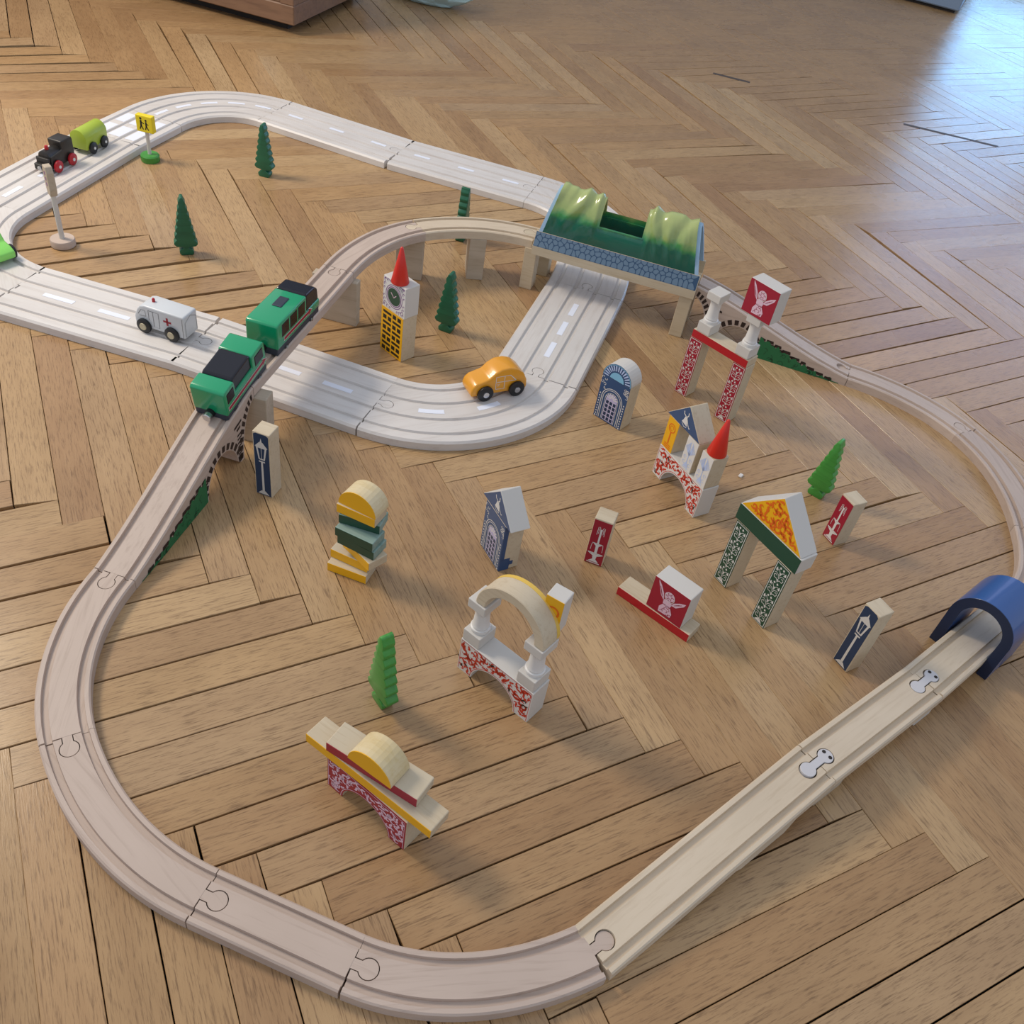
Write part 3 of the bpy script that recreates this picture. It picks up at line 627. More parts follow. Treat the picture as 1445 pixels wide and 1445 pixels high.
# red gate
GA = -70.5; G0 = Vector((16.40, 3.02, 0)); gx = Vector((math.cos(math.radians(GA)), math.sin(math.radians(GA)), 0)); gy = Vector((-gx.y, gx.x, 0))
def pillar(loc, ang, m, ink, label, frm=None):
    o = block('pillar_block', .5, DPT-.03, 2.2, loc, ang, 'wood', label); face(o, rect(.01, .49, .01, 2.19), m); decal(damask(.5, 2.2)+damask_base(.5, 2.2), o, ink, 'scroll_print'); return o
pillar(G0, GA, 'crimson', 'white', 'left upright of the red gate, crimson with white scrolls')
pillar(G0+gx*1.74, GA, 'crimson', 'white', 'right upright of the red gate, crimson with white scrolls')
def plank(loc, ang, w_, m, label, h_=.28, d_=DPT, top='wood'):
    o = block('plank_block', w_, d_, h_, loc, ang, top, label); face(o, rect(.01, w_-.01, .01, h_-.01), m); return o
plank(G0+gx*.02+Vector((0, 0, 2.205)), GA, 2.2, 'red', 'red-edged plank lying across the uprights of the red gate')
def column(loc, ang, label, w_=.5, d_=.58, h_=1.45, flip=False):
    e = empty('column_block', loc, math.radians(ang), label, 'toy block')
    c = (w_/2, d_/2, 0)
    put(box(0, w_, 0, d_, 0, .36, .02, 2), 'column_base', e, mats=('whitew',)); put(box(0, w_, 0, d_, h_-.27, h_, .02, 2), 'capital', e, mats=('whitew',))
    s = put(lathe([(.235, .36), (.245, .40), (.235, .45), (.20, .47), (.215, .51), (.20, .55), (.19, .60), (.175, .85), (.18, h_-.42), (.20, h_-.37), (.20, h_-.33), (.235, h_-.29), (.235, h_-.27)], 28, c=c), 'shaft', e, mats=('white',)); smooth_by_angle(s, 40)
    return e
column(G0+gx*.12+Vector((0, 0, 2.49)), GA, 'white turned column on the left end of the red gate')
column(G0+gx*1.66+Vector((0, 0, 2.49)), GA, 'white turned column carrying the red cherub block')
def cherub_block(loc, ang, label):
    o = block('cherub_block', 1.1, DPT, 1.1, loc, ang, 'whitew', label); face(o, rect(.01, 1.09, .01, 1.09), 'crimson'); W, I = cherub(.54, .0, 1.08); decal(W, o, 'rose', 'cherub_print'); decal(I, o, 'crimson', 'cherub_lines', y=-.014)
    decal(ribbon(arcp(.56, .72, .145, 0, 360, 16), .014), o, 'white', 'cherub_lines', y=-.013)
cherub_block(G0+gx*1.38+Vector((0, 0, 3.945)), GA-3, 'crimson cherub-print block balanced on the red gate column')
# red bar with cherub
BA = -65.5
plank((9.76, -4.53, 0), BA, 2.26, 'red', 'red-edged plank on the floor under the cherub block', d_=.56)
cherub_block((10.16, -5.30, .285), BA-2, 'crimson cherub-print block standing on the red plank on the floor')
# castle
CA = -87.5; C0 = Vector((13.38, -.47, 0)); cx_ = Vector((math.cos(math.radians(CA)), math.sin(math.radians(CA)), 0))
def bridge(loc, ang, m, ink, label, seed=1, side='whitew', k=110, ink2='black'):
    o = shape('arch_bridge_block', bridge_poly(), loc, ang, side, label, bv=.02)
    f = prism(bridge_poly(2.18, 1.085, .665), -.008, .01, 0); f.transform(Matrix.Translation((.01, 0, .005))); put(f, 'painted_face', o, mats=(m,))
    ins = lambda x, z: .05 < x < 2.15 and .05 < z < 1.05 and ((x-1.1)**2+z*z) > .72**2
    decal(swirls(2.2, 1.1, seed, k, ins, .040, .15), o, ink, 'scroll_print', y=-.012)
    e = [(x, z) for x, z in arcp(1.1, 0, .70, 2, 178, 20)]
    decal(ribbon(e, .016)+ribbon([(.04, .04), (.04, 1.06), (2.16, 1.06), (2.16, .04)], .016), o, ink, 'border_print', y=-.013)
    if ink2: decal(swirls(2.2, 1.1, seed+9, 6, ins, .03, .1), o, ink2, 'accent_print', y=-.015)
    return o
bridge(C0, CA, 'white', 'vermil', 'arched bridge block with red scrolls, base of the little castle')
def palm(w_, h_):
    c = w_/2; P = []
    for s in (-1, 1):
        for i in range(6): P += ribbon([(c, .52), (c+s*(.05+.03*i), .72+.04*(5-i)), (c+s*(.03+.035*i), .98-.045*i)], .022)
        P += ribbon(arcp(c+s*.13, .40, .05, 0, 300, 7), .02)+ribbon(arcp(c+s*.12, .22, .05, 60, 330, 7), .018)
    P += [[(c-.10, .10), (c+.10, .10), (c, .32)]]+ribbon([(c, .3), (c, .55)], .03)+[rect(c-.12, c+.12, .05, .08)]
    return P
def smallb(x, m, prints, ink, label, name='palm_block'):
    o = block(name, .5, DPT-.02, 1.1, C0+cx_*x+Vector((0, 0, 1.105)), CA, 'wood', label); face(o, rect(.008, .492, .01, 1.09), m); decal(prints, o, ink, 'print'); return o
ringp = ribbon(arcp(.25, .78, .14, 0, 360, 18), .03)+ribbon(arcp(.25, .78, .075, 0, 300, 12), .02)+ribbon([(.25, .63), (.25, .22)], .05)+[rect(.10, .40, .17, .20), rect(.10, .40, .11, .14), rect(.10, .40, .05, .08)]
smallb(0.02, 'yellow', ringp, 'orange', 'small yellow block with an orange ring sign, left under the castle gable', 'ring_sign_block')
smallb(.98, 'white', palm(.5, 1.1), 'sky', 'pale blue palm-print block under the right end of the castle gable')
smallb(1.68, 'white', palm(.5, 1.1), 'sky', 'pale blue palm-print block carrying the red cone on the castle')
o = shape('gable_block', tris(1.6, .78), C0-cx_*.12+Vector((0, 0, 2.21)), CA, 'wood', 'blue-faced gable block with a white figure, roof of the little castle', d_=.62); face(o, [(.03, .015), (1.57, .015), (.8, .755)], 'blue'); bird(o, .80, .05, .85)
cv = C0+cx_*1.93+Vector((-cx_.y, cx_.x, 0))*.28; cone((cv.x, cv.y, 2.21), .285, 1.2, 'red cone on the right tower of the little castle')
# green gate
EA = -84; E0 = Vector((12.74, -4.84, 0)); ex = Vector((math.cos(math.radians(EA)), math.sin(math.radians(EA)), 0))
pillar(E0, EA, 'dgreen', 'white', 'left upright of the green gate, dark green with white scrolls')
pillar(E0+ex*1.56, EA, 'dgreen', 'white', 'right upright of the green gate, dark green with white scrolls')
plank(E0-ex*.10+Vector((0, 0, 2.205)), EA+.5, 2.25, 'dgreen', 'dark green plank across the uprights of the green gate', top='whitew', h_=.50)
o = shape('gable_block', tris(2.2, 1.1), E0-ex*.10+Vector((.02, 0, 2.71)), EA+.5, 'whitew', 'large yellow gable block with orange leaf print on the green gate'); face(o, [(.04, .015), (2.16, .015), (1.1, 1.075)], 'yellow')
itri = lambda x, z: z > .05 and z < min(x, 2.2-x)-.07
decal(swirls(2.2, 1.1, 12, 34, itri, .045, .17), o, 'orange', 'leaf_print', y=-.012)
# white arch with columns
AA = -65.5; A0 = Vector((4.84, -5.34, 0)); ax_ = Vector((math.cos(math.radians(AA)), math.sin(math.radians(AA)), 0)); ay_ = Vector((-ax_.y, ax_.x, 0))
bridge(A0, AA, 'white', 'vermil', 'arched bridge block with red scrolls under the two white columns and yellow ring', seed=3)
column(A0+ax_*.02+Vector((0, 0, 1.105)), AA, 'left white turned column on the red-scrolled bridge', h_=1.42)
column(A0+ax_*1.66+Vector((0, 0, 1.105)), AA, 'right white turned column on the red-scrolled bridge', h_=1.42)
M['yellowwash'] = grain('yellow_washed_wood', 'cdb98a', 'd8c9a6', 'b99a50', 8, 50, .55, .25, .05, blotch=.3)
rp = arcp(.97, 0, .97, 0, 180, 28)+arcp(.97, 0, .70, 180, 0, 28)
o = put(prism(rp, 0, .56, .02, 1, 40), 'ring_arch_block', None, A0+ax_*.20+ay_*.03+Vector((0, 0, 2.53)), math.radians(AA), ('wood',)); tag(o, 'half-ring wooden arch with a yellow rim resting on the two white columns', 'toy block'); smooth_by_angle(o, 30)
rim = arcp(.97, 0, .975, 4, 150, 24)+arcp(.97, 0, .965, 150, 4, 24); put(prism(rim, .46, .562, 0), 'painted_rim', o, mats=('rimy',))
yb = block('ring_sign_block', .45, .42, 1.07, (5.99, -6.60, 2.53), -57, 'whitew', 'small yellow-faced block with an orange ring beside the ring arch'); face(yb, rect(.01, .44, .01, 1.06), 'yellow'); decal(ribbon(arcp(.225, .66, .14, 0, 360, 18), .05), yb, 'orange', 'ring_print')
# bottom stack
SA = -63.5; S0 = Vector((1.08, -7.25, 0)); sx = Vector((math.cos(math.radians(SA)), math.sin(math.radians(SA)), 0))
bridge(S0, SA, 'crimson', 'rose', 'crimson arched bridge block with pale scrolls in the nearest stack', seed=5, side='wood', ink2=None)
plank(S0-sx*.52+Vector((-.08, -.0, 1.105)), SA+2.5, 3.3, 'yellow', 'long yellow-edged plank in the nearest stack', d_=.56)
plank(S0+sx*.05+Vector((-.07, 0, 1.39)), SA+8, 2.2, 'crimson', 'crimson-edged plank on the long yellow plank of the nearest stack', d_=.60)
o = shape('half_round_block', semi(.55), S0+sx*.60+Vector((-.02, .02, 1.675)), SA+4, 'yellowwash', 'yellow half-round block on top of the nearest stack'); face(o, semi(.545), 'yellow')
# twisted plank stack
for z, x, y, a, m, lb in ((0, 2.84, -1.41, -45, 'yellow', 'bottom yellow-edged plank of the twisted stack'), (.285, 2.98, -1.23, -50, 'yellow', 'second yellow-edged plank of the twisted stack'), (.57, 3.30, -1.24, -72, 'yellow', 'third yellow-edged plank, turned aside in the twisted stack'),
                       (.855, 3.12, -1.34, -53, 'dgreen', 'lower dark green plank of the twisted stack'), (1.14, 3.06, -1.33, -51, 'dgreen', 'middle dark green plank of the twisted stack'), (1.425, 3.19, -1.20, -41, 'dgreen', 'top dark green plank of the twisted stack'), (1.71, 3.17, -1.10, -50, 'yellow', 'yellow-edged plank under the half-round of the twisted stack')):
    plank((x, y, z), a, 1.1, m, lb, top='wood' if m == 'yellow' else 'greenwash')
o = shape('half_round_block', semi(.55), (3.23, -1.07, 1.995), -53, 'yellowwash', 'yellow half-round block on top of the twisted green and yellow stack'); face(o, semi(.545), 'yellow')
# ---------------------------------------------------------------- flat toy trees
def treeshape(h_=2.2, w_=.40):
    L = [(.19, 0), (.24, .05), (.25, .15), (.20, .22), (.10, .27), (.09, .31)]
    zs = .34; n = 7
    for i in range(n):
        a = w_*(1-i/n*.82); b = w_*(1-(i+1)/n*.82); hh = (h_-.34-.06)/n; z = .34+i*hh
        L += [(a*.80, z), (a*.97, z+hh*.28), (a*.98, z+hh*.55), (b*.90, z+hh*.92)]
    L += [(.06, h_-.03), (.03, h_)]
    R_ = [(x, z) for x, z in L]; Lf = [(-x, z) for x, z in reversed(L)]
    return R_+Lf
def tree(loc, ang, m, label, h_=2.2, w_=.40, d_=.34):
    o = put(prism(treeshape(h_, w_), -d_/2, d_/2, .018, 2, 20), 'toy_tree', None, loc, math.radians(ang), (m,)); tag(o, label, 'toy tree'); smooth_by_angle(o, 45)
tree((17.95, -2.93, 0), -66, 'treel', 'light green flat toy tree near the right red fountain block', 2.15, .40)
tree((10.07, 8.27, 0), -48, 'tree', 'dark green flat toy tree right of the clock tower', 2.25, .42)
tree((2.84, -5.68, 0), -80, 'treel', 'light green flat toy tree seen edge-on above the nearest block stack', 2.4, .46, .30)
tree((2.60, 15.18, 0), -8, 'tree', 'dark green flat toy tree inside the road loop, nearest the traffic light', 2.2, .42)
tree((6.95, 21.0, 0), -40, 'tree', 'dark green flat toy tree by the top edge of the road loop', 2.2, .40)
tree((13.15, 14.30, 0), 48, 'tree', 'dark green flat toy tree seen edge-on behind the raised curve', 2.2, .42)
# ---------------------------------------------------------------- stone tunnel
TA = math.degrees(math.atan2(-.68237, .73101)); TO = Vector((13.93, 9.89, 0))
e = empty('tunnel', TO, math.radians(TA), 'green hill tunnel with a blue stone platform over the road', 'toy tunnel')
W_ = 1.9
deck = [(0, 1.68), (0, 2.0), (.40, 2.0), (.535, 1.998), (.55, 1.90), (.66, 1.90), (.675, 2.0), (1.225, 2.0), (1.24, 1.90), (1.35, 1.90), (1.365, 2.0), (1.9, 2.0), (1.9, 1.68)]
def ext(poly, x0, x1):      # poly (y,z) extruded along x
    n = len(poly); vs = [(x0, y, z) for y, z in poly]+[(x1, y, z) for y, z in poly]
    me = mesh(vs, [tuple(range(n)), tuple(range(2*n-1, n-1, -1))]+[(i, (i+1) % n, n+(i+1) % n, n+i) for i in range(n)])
    bm = bmesh.new(); bm.from_mesh(me); bmesh.ops.triangulate(bm, faces=[f for f in bm.faces if len(f.verts) > 4]); bm.to_mesh(me); bm.free(); return me
put(ext(deck, 0, 6.14), 'platform', e, mats=('wood',))
put(ext([(0, 2.0), (.30, 2.47), (.40, 2.47), (.40, 2.0)], 0, 6.14), 'stone_wall', e, mats=('wood',)); put(ext([(1.5, 2.0), (1.5, 2.47), (1.6, 2.47), (1.9, 2.0)], 0, 6.14), 'stone_wall', e, mats=('wood',))
# cobbles printed on the slope (cells of an uneven stone wall)
sr = random.Random(8); seeds = []
for i in range(30):
    for j in range(3): seeds.append((.04+(i+.5*(j % 2)+sr.random()*.75)*.2, .06+(j+.15+sr.random()*.7)*.17))
def cell(p, others):
    poly = [(.03, .02), (6.11, .02), (6.11, .53), (.03, .53)]
    for q in others:
        if abs(q[0]-p[0]) > .7 or q is p: continue
        mx, my = (p[0]+q[0])/2, (p[1]+q[1])/2; nx_, ny_ = q[0]-p[0], q[1]-p[1]; l = math.hypot(nx_, ny_); nx_ /= l; ny_ /= l; mx -= nx_*.013; my -= ny_*.013
        out = []
        for a, b in zip(poly, poly[1:]+poly[:1]):
            da = (a[0]-mx)*nx_+(a[1]-my)*ny_; db = (b[0]-mx)*nx_+(b[1]-my)*ny_
            if da <= 0: out.append(a)
            if (da < 0) != (db < 0) and da != db: t = da/(da-db); out.append((a[0]+(b[0]-a[0])*t, a[1]+(b[1]-a[1])*t))
        poly = out
        if len(poly) < 3: return None
    c = (sum(x for x, y in poly)/len(poly), sum(y for x, y in poly)/len(poly)); rd = []
    for a, b in zip(poly, poly[1:]+poly[:1]):
        for t in (.2, .8): rd.append((a[0]+(b[0]-a[0])*t, a[1]+(b[1]-a[1])*t))
    return [(x, y/.55) for x, y in rd]
cob = [c for c in (cell(p, seeds) for p in seeds) if c and .03 < c[0][0] < 6.1]
slope_fn = lambda off: (lambda x, t: (x, .30*t-.0085*off, 2.0+.47*t+.0055*off))
M['stoneb'] = mat('deep_blue_stone_print', '1f4060', .45); M['stone'] = mat('slate_blue_stone_print', '586f84', .45)
decal([[(.02, .03), (6.12, .03), (6.12, .97), (.02, .97)]], e, 'stoneb', 'stone_ground', fn=slope_fn(1))
for p in cob: decal([p], e, 'stone', 'stone', fn=slope_fn(1.6))
# roof shell with bumps
prof = [(.30, 2.47), (.33, 2.72), (.37, 2.97), (.43, 3.20), (.50, 3.42), (.59, 3.64), (.69, 3.84), (.80, 3.99), (.95, 4.07), (1.10, 4.02), (1.21, 3.90), (1.30, 3.72), (1.38, 3.50), (1.45, 3.25), (1.50, 3.0), (1.55, 2.72), (1.60, 2.47)]
def roof(x0f, x1f, nx_, bump, th=.09):
    vs = []; fs = []; n = len(prof); ny = []
    for i, (y, z) in enumerate(prof):
        a = prof[max(0, i-1)]; b = prof[min(n-1, i+1)]; d = Vector((b[0]-a[0], b[1]-a[1])).normalized(); ny.append((-d.y, d.x))
    for L in (0, 1):
        for k in range(nx_+1):
            for i, (y, z) in enumerate(prof):
                t = k/nx_; x = x0f(z)+(x1f(z)-x0f(z))*t; o_ = 0
                if L == 0:
                    hh = max(0, min(1, (z-2.85)/.4))*max(0, min(1, (abs(x-2.99)-.86)/.12)); q = x*3.6+math.sin(z*2.2+x*1.3)*1.1; f = abs((q*.9) % 2-1); f2 = abs((x*4.1-z*2.6) % 2-1)
                    o_ = bump*hh*(f*.13+f2*.06)
                else: o_ = -th
                vs.append((x, y+ny[i][0]*o_, z+ny[i][1]*o_))
    m_ = (nx_+1)*n
    for k in range(nx_):
        for i in range(n-1):
            a = k*n+i; fs.append((a, a+1, a+n+1, a+n)); fs.append((m_+a, m_+a+n, m_+a+n+1, m_+a+1))
        for i in (0, n-1): a = k*n+i; fs.append((a, a+n, m_+a+n, m_+a))
    for k in (0, nx_):
        for i in range(n-1): a = k*n+i; fs.append((a, a+1, m_+a+1, m_+a))
    return mesh(vs, fs)
xa = lambda z: .22+(z-2.47)*.24; xb = lambda z: 5.92-(z-2.47)*.24
rf = roof(xa, xb, 110, 1)
rf = cut(rf, [box(2.20, 3.78, .30, 1.42, 3.16, 5, 0)])
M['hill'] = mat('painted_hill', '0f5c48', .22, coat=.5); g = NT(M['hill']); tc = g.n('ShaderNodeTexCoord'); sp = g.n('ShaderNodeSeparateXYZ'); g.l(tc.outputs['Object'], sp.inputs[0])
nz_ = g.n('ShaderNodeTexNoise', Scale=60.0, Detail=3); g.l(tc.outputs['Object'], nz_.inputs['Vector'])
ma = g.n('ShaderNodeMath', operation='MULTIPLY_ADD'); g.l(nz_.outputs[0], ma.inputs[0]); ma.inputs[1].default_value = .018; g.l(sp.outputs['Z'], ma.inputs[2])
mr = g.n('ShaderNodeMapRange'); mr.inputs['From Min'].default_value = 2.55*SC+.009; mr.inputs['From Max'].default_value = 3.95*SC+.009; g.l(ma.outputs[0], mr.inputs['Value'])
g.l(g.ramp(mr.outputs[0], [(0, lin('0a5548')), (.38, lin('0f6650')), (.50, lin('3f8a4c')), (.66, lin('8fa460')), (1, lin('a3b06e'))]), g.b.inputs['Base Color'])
h_ = put(rf, 'hill_shell', e, mats=('hill',)); smooth_by_angle(h_, 50)
for (fa, fb, nm) in ((lambda z: xa(z)-.13, lambda z: xa(z)+.005, 'l'), (lambda z: xb(z)-.005, lambda z: xb(z)+.13, 'r')):
    b = put(roof(fa, fb, 4, 0, .10), 'stone_rim', e, mats=('edge',)); smooth_by_angle(b, 50)
put(box(2.16, 3.82, .405, .47, 3.10, 3.175, .01), 'window_sill', e, mats=('hill',))
pk = prismz([((x-TO.x)*math.cos(-math.radians(TA))-(y-TO.y)*math.sin(-math.radians(TA)), (x-TO.x)*math.sin(-math.radians(TA))+(y-TO.y)*math.cos(-math.radians(TA))) for x, y in keyhole(K8, 137, 0)], 1.7, 1.995); put(pk, 'connector_peg', e, mats=('wood',))
# legs of the platform
for (x, y, a, lb) in ((13.93, 10.40, -43, 'wooden leg block under the left end of the green tunnel'), (18.10, 6.10, -43, 'wooden leg block under the right end of the green tunnel')):
    block('leg_block', .47, .62, 1.675, (x, y, 0), a, 'wood', lb)
# far side legs
for (x, y, a, lb) in ((15.0, 11.15, -43, 'far leg block under the back of the tunnel platform, left end'), (19.0, 7.0, -43, 'far leg block under the back of the tunnel platform, right end')):
    block('leg_block', .47, .5, 1.675, (x, y, 0), a, 'wood', lb)
# blue arch tunnel
BT = Vector((17.31, -8.65, 0)); bx = Vector((17.74, -10.30, 0))-BT; ba = math.atan2(bx.y, bx.x); bw = bx.length; bh = 1.25; hw = bw/2; ti = .27
outer = [(bw, 0)]+arcp(hw, bh, hw, 0, 180, 20)+[(0, 0)]; inner = [(ti, 0)]+arcp(hw, bh, hw-ti, 180, 0, 20)+[(bw-ti, 0)]
o = put(prism(outer+inner, 0, 1.5, .02, 1, 40), 'arch_tunnel', None, BT, ba, ('tblue',)); tag(o, 'glossy blue wooden arch tunnel over the rail at the right edge', 'toy tunnel'); smooth_by_angle(o, 30)
put(prism(outer+inner, -.006, .004, 0), 'dark_face', o, mats=('tnavy',))

# ---------------------------------------------------------------- vehicles
def wheel(e, x, y, r_, side, tyre='rubber', hub='hub', z=None, t=.13, hr_=.42):
    """axis along y, outer face towards side"""
    z = r_ if z is None else z
    y0, y1 = (y-t, y) if side < 0 else (y, y+t)
    me = lathe([(r_*.8, y0), (r_, y0+.03), (r_, y1-.03), (r_*.8, y1)], 28, 'y', (x, 0, z)); wv = put(me, 'wheel', e, mats=(tyre,)); smooth_by_angle(wv, 35)
    s = -1 if side < 0 else 1; yo = y0 if side < 0 else y1
    a, b = sorted((yo-s*.01, yo+s*.025)); pr = [(r_*hr_, a), (r_*hr_*.9, b)] if s > 0 else [(r_*hr_*.9, a), (r_*hr_, b)]
    put(lathe(pr, 18, 'y', (x, 0, z)), 'hub', wv, mats=(hub,))
def bodyx(e, poly, y0, y1, m, name='body', bv=.05, seg=3, ang=25):
    o = put(prism(poly, y0, y1, bv, seg, ang), name, e, mats=(m,)); smooth_by_angle(o, 40); return o
# orange car: local x forward (to image left), y to its left side; near side is +y
e = empty('toy_car', (10.06, 4.18, .33), math.radians(180.5), 'orange wooden toy car with white window lines on the road curve', 'toy car')
top = [(1.0, .16), (1.02, .34), (.97, .50), (.84, .62), (.62, .68), (.42, .74), (.24, .92), (.02, 1.04), (-.28, 1.06), (-.55, .97), (-.78, .78), (-.92, .52), (-.95, .30), (-.93, .16)]
bodyx(e, top, -.37, .37, 'car', bv=.06)
for x in (.55, -.55):
    for s in (-1, 1): wheel(e, x, s*.37, .27, s, hub='steel', hr_=.40)
wl_ = ribbon([(.18, .34), (.20, .80), (-.30, .80), (-.52, .58)], .022)+ribbon([(.19, .60), (-.52, .58)], .022)+ribbon([(-.10, .80), (-.12, .32), (.18, .34)], .022)+ribbon([(.13, .52), (.05, .52), (.13, .44)], .018)
decal(wl_, e, 'white', 'window_lines', fn=lambda x, z: (x, .376, z))
# ambulance: x forward = image left; near side = +y
aa = math.radians(136)
e = empty('toy_ambulance', (.98, 9.77, .33), aa, 'white wooden toy ambulance with a red cross on the road', 'toy car')
am = [(.88, .18), (.90, .50), (.78, .78), (.66, .92), (.50, .97), (-.88, .97), (-.90, .92), (-.90, .18)]
bodyx(e, am, -.36, .36, 'ambu', bv=.05)
for x in (.55, -.45):
    for s in (-1, 1): wheel(e, x, s*.34, .25, s, hub='hub', hr_=.5)
put(lathe([(.05, .96), (.05, 1.05), (.03, 1.09)], 14, c=(.38, 0, 0)), 'beacon', e, mats=('red',))
ln = ribbon([(.74, .62), (.62, .80), (.48, .80), (.46, .60), (.70, .58)], .014)+ribbon([(.36, .84), (.36, .50)], .014)+ribbon([(.20, .84), (.20, .30), (.0, .30), (.0, .84), (.20, .84)], .014)+ribbon([(.36, .84), (.20, .84)], .014)+ribbon([(-.84, .90), (-.84, .2)], .012)
decal(ln, e, 'ink', 'line_print', fn=lambda x, z: (x, .366, z)); decal([rect(-.44, -.16, .60, .67), rect(-.335, -.265, .50, .78)], e, 'crimson', 'red_cross', fn=lambda x, z: (x, .367, z))
decal([[(-.9, .9)], ][:0] or ribbon([(-.30, .25), (-.30, .75), (.0, .90), (.30, .75), (.30, .25)], .014), e, 'ink', 'rear_line', fn=lambda y, z: (-.906, y, z))
# steam train: x forward = image lower left; near side = +y ... heading
ta = math.radians(227)
e = empty('toy_locomotive', (-.92, 22.22, .33), ta, 'black wooden toy steam locomotive with red wheels on the road', 'toy train')
bodyx(e, [(-.70, .18), (-.70, .95), (-.66, 1.04), (-.05, 1.04), (-.02, .98), (-.06, .70), (.62, .64), (.66, .18)], -.30, .30, 'loco', 'cab', .05)
bl = lathe([(.24, -.1), (.26, -.05), (.26, .66), (.20, .70)], 24, 'x', (0, 0, .58)); b_ = put(bl, 'boiler', e, mats=('loco',)); smooth_by_angle(b_, 40)
put(lathe([(.075, .8), (.075, .92), (.05, .98)], 16, c=(.44, 0, 0)), 'chimney', e, mats=('red',))
put(box(.66, .95, -.30, .30, .16, .40, .03), 'buffer_beam', e, mats=('loco',)); put(lathe([(.09, .95), (.09, 1.03)], 16, 'x', (0, 0, .28)), 'magnet', e, mats=('steel',)); put(box(.70, .80, -.28, .28, .16, .62, .02), 'front_plate', e, mats=('loco',))
for x in (.42, -.42):
    for s in (-1, 1): wheel(e, x, s*.32, .235, s, tyre='red', hub='white', hr_=.28)
e = empty('toy_wagon', (.48, 23.74, .33), ta+math.radians(2), 'lime green wooden tank wagon with black wheels behind the locomotive', 'toy train')
y_ = arcp(0, .62, .36, 0, 180, 14); tk = ext([(y, z) for y, z in y_]+[(-.34, .22), (.34, .22)], -.70, .70); bevel(tk, .03, 2, 50); t_ = put(tk, 'tank', e, mats=('lime',)); smooth_by_angle(t_, 40)
for x in (.36, -.40):
    for s in (-1, 1): wheel(e, x, s*.33, .235, s, hub='white', hr_=.25)
put(lathe([(.07, -.85), (.07, -.70)], 14, 'x', (0, 0, .3)), 'magnet', e, mats=('steel',))
e = empty('toy_car', (-3.65, 15.55, .33), math.radians(-62), 'light green toy car cut off by the left edge', 'toy car')
bodyx(e, [(.80, .16), (.82, .40), (.60, .52), (.30, .58), (.10, .84), (-.4, .86), (-.75, .60), (-.80, .16)], -.36, .36, 'mint', bv=.06)
for x in (.46, -.48):
    for s in (-1, 1): wheel(e, x, s*.36, .24, s, hub='steel', hr_=.3)
# green train cars on the raised rail; local x along the rail, front = low x
tr = math.radians(hr)
def traincar(s0, s1, z, pitch, label, kind):
    d = Vector((math.cos(tr), math.sin(tr), 0)); c = Vector(H0)+d*((s0+s1)/2); L = (s1-s0)/2
    e = empty('train_car', (c.x, c.y, z), (0, -pitch, tr), label, 'toy train'); R_ = .50
    put(box(-L, L, -.48, .48, .01, .27, .04, 2), 'chassis', e, mats=('chassis',))
    for x in (-L*.6, L*.6):
        for s in (-1, 1): wheel(e, x, s*.40, .13, s, hub='steel', t=.1, z=.04)
    if kind == 'front':
        q = bodyx(e, [(-L, .22), (-L, .98), (-L+.08, 1.04), (-L*.54, 1.04), (-L*.50, .98), (-L*.50, .62), (L*.36, .62), (L*.36, .98), (L*.40, 1.04), (L-.08, 1.04), (L, .98), (L, .22)], -R_, R_, 'plastic', 'body', .05, 3, 30)
        put(prism([(-L*.52, .60), (-L*.52, 1.03), (-L*.44, 1.07), (L*.32, 1.07), (L*.40, 1.03), (L*.40, .60)], -R_+.06, R_-.06, .05, 3), 'smoked_canopy', e, mats=('smoke',))
        wn = [(-L+.10, -L*.56), (L*.46, L-.12)]
        for i, (a, b) in enumerate(wn): put(box(a, b, -R_-.012, R_+.012, .56, .94, .04, 2), 'side_window', e, mats=('smoke',))
    else:
        bodyx(e, [(-L, .22), (-L, .98), (-L+.08, 1.04), (L*.34, 1.04), (L*.36, .98), (L*.36, .50), (L, .50), (L, .22)], -R_, R_, 'plastic', 'body', .05, 3, 30)
        put(prism([(L*.34, .48), (L*.34, 1.03), (L*.40, 1.06), (L*.78, 1.03), (L*.93, .88), (L*.97, .48)], -R_+.015, R_-.015, .06, 3), 'smoked_cab', e, mats=('smoke',))
        for i in range(3): a = -L+.26+i*.52; put(box(a, a+.47, -R_-.012, R_+.012, .52, .95, .03, 2), 'side_window', e, mats=('smoke',))
        put(box(-.45, .10, -.15, .15, 1.02, 1.07, .04, 2), 'roof_hatch', e, mats=('chassis',))
    sr_ = -1
    x0, x1 = (-L+.12, L-.22) if kind == 'front' else (-L+.4, L*.45)
    def arrow(g): return [[(x0-g, .36-g), (x1+g*.5, .36-g), (x1+g*.5, .46+g), (x0-g, .46+g)], [(x1, .31-g*1.2), (x1+.20+g*2, .41), (x1, .52+g*1.2)]]
    decal(arrow(.018), e, 'white', 'stripe_border', fn=lambda x, z: (x, -R_-.004, z)); decal(arrow(0), e, 'crimson', 'stripe', fn=lambda x, z: (x, -R_-.008, z))
    put(lathe([(.11, -L-.26), (.12, -L-.24), (.12, -L-.1)], 20, 'x', (0, 0, .22)), 'magnet', e, mats=('steel',)); put(lathe([(.13, -L-.12), (.13, -L+.1)], 20, 'x', (0, 0, .22)), 'coupling', e, mats=('rubber',))
    return e
traincar(-1.30, .98, 1.83, math.radians(9), 'front green train car with smoked canopy, at the top of the left ramp', 'front')
traincar(1.62, 4.40, 1.97, 0, 'rear green train car with smoked cab and three side windows', 'rear')
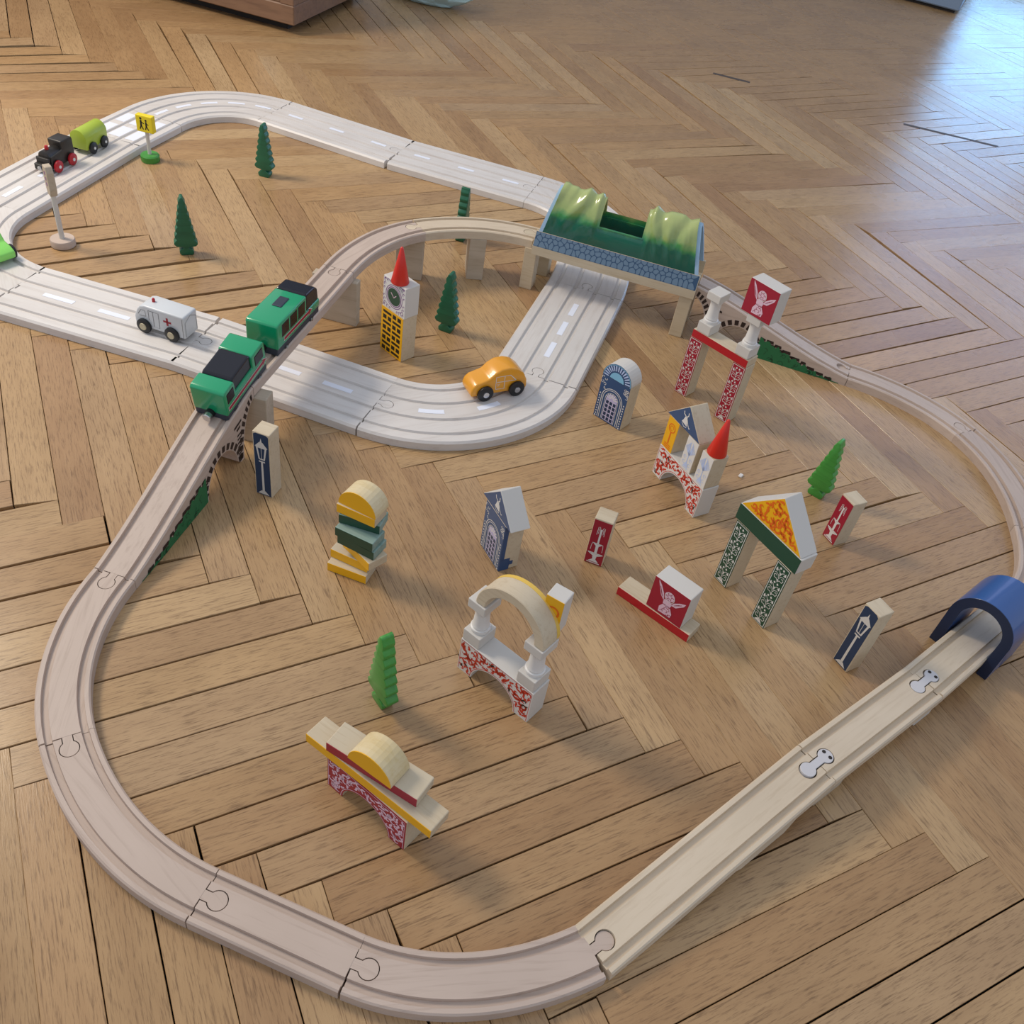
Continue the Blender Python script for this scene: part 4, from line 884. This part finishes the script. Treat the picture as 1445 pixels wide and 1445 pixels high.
# ---------------------------------------------------------------- signs
e = empty('road_sign', (2.66, 23.02, 0), 0, 'yellow pedestrian warning sign on a green base inside the road', 'toy sign')
b_ = put(lathe([(.36, 0), (.38, .04), (.38, .24), (.34, .29)], 28), 'base', e, mats=('treel',)); smooth_by_angle(b_)
put(lathe([(.075, .28), (.075, 1.30)], 14), 'post', e, mats=('whitew',))
pl_ = put(box(-.36, .36, -.13, .13, 1.22, 1.90, .03, 2), 'sign_plate', e, (0, 0, 0), math.radians(-38), mats=('lemon',))
fig = ribbon([(-.12, .42), (-.12, .22)], .07)+ribbon([(-.12, .24), (-.18, .08)], .045)+ribbon([(-.12, .24), (-.05, .08)], .045)+[arcp(-.12, .48, .045, 0, 320, 8)]+ribbon([(-.12, .36), (.0, .30)], .035)
fig += ribbon([(.08, .38), (.08, .20)], .06)+ribbon([(.08, .22), (.03, .08)], .04)+ribbon([(.08, .22), (.16, .08)], .04)+[arcp(.08, .43, .04, 0, 320, 8)]+ribbon([(.08, .33), (.17, .27)], .03)
decal([[(x*1.1, z*1.1+1.25) for x, z in p] for p in fig], pl_, 'black', 'pedestrian_print', fn=lambda x, z: (x, -.135, z))
e = empty('traffic_light', (-1.42, 16.50, 0), 0, 'plain wooden toy traffic light inside the left bend of the road', 'toy sign')
b_ = put(lathe([(.38, 0), (.42, .04), (.42, .24), (.40, .28)], 32), 'base', e, mats=('rail',)); smooth_by_angle(b_)
put(lathe([(.09, .27), (.09, 1.95)], 16), 'post', e, mats=('whitew',))
hd_ = put(prism([(-.15, 1.9), (.15, 1.9), (.22, 2.15), (.22, 2.75), (.14, 2.95), (-.14, 2.95), (-.22, 2.75), (-.22, 2.15)], -.12, .12, .02), 'lamp_head', e, (0, 0, 0), math.radians(-78), mats=('pier',))
decal([[(x, z) for x, z in arcp(0, zz, .07, 0, 345, 14)] for zz in (2.3, 2.5, 2.7)], hd_, 'violet', 'lamp_print', fn=lambda x, z: (x, -.125, z))
# ---------------------------------------------------------------- surroundings
cb = empty('cabinet', (12.83, 37.80, 0), RA, 'walnut veneer cabinet corner at the top left of the floor', 'cabinet')
CW, CD, CH = 26, 9, 10
put(box(-CW, 0, 0, CD, .55, .55+1.0, .05), 'bottom_panel', cb, mats=('walnut',)); put(box(-CW, -.9, .15, .7, 1.55, CH, .03), 'door', cb, mats=('walnut',)); put(box(-.85, 0, 0, CD, 1.55, CH, .04), 'side_panel', cb, mats=('walnut',))
put(box(-CW, 0, .2, CD, CH, CH+1, .05), 'top_panel', cb, mats=('walnut',)); put(box(-CW+.5, -.9, .9, CD, 0, .55, 0), 'plinth', cb, mats=('hole',))
put(box(-2.6, -1.3, .10, .16, 1.75, 3.6, .01), 'label_sticker', cb, mats=('crumb',))
vs = []; nb = Vector((23.3, 44.3, 0)); me = bpy.data.meshes.new('m'); bm = bmesh.new(); bmesh.ops.create_icosphere(bm, subdivisions=4, radius=1)
for v in bm.verts:
    n_ = noise.noise(v.co*2.3)*.25+noise.noise(v.co*6)*.10; v.co = Vector((v.co.x*3.1*(1+n_), v.co.y*1.3*(1+n_), max(0, (v.co.z*1.3+1.1)*(1+n_)))); 
bm.to_mesh(me); bm.free(); o = put(me, 'plastic_bag', None, nb, RA, ('bag',)); tag(o, 'pale blue crumpled plastic bag on the floor at the top edge', 'bag')
gp = put(box(-34, 0, 0, 10, .25, 7.4, .1), 'storage_bench', None, (69.9, 42.6, 0), math.atan2(-3.6, 2.8), ('greyp',)); tag(gp, 'low grey bench front far away at the top right', 'bench')
gk = put(box(-33.5, -.3, .4, 9.5, -.02, .27, 0), 'plinth', gp, mats=('hole',))
o = put(box(-.09, .09, -.06, .06, 0, .06, .02), 'paper_scrap', None, (16.04, -1.51, 0), .5, ('crumb',)); tag(o, 'tiny white scrap of paper on the floor beside the castle', 'paper scrap')

def strip(a, b, w_, lab):
    A, B = Vector(a), Vector(b); L = (B-A).length
    o = put(box(0, L, -w_/2, w_/2, -.03, .006, 0), 'floor_gap_filler', floor, A, math.atan2(B.y-A.y, B.x-A.x), ('filler',)); o['label'] = lab
strip((37.2, 31.2, 0), (38.9, 29.6, 0), .30, 'dark filler strip in a worn joint')
strip((45.4, 22.7, 0), (49.6, 19.0, 0), .30, 'long dark filler strip in a worn joint')
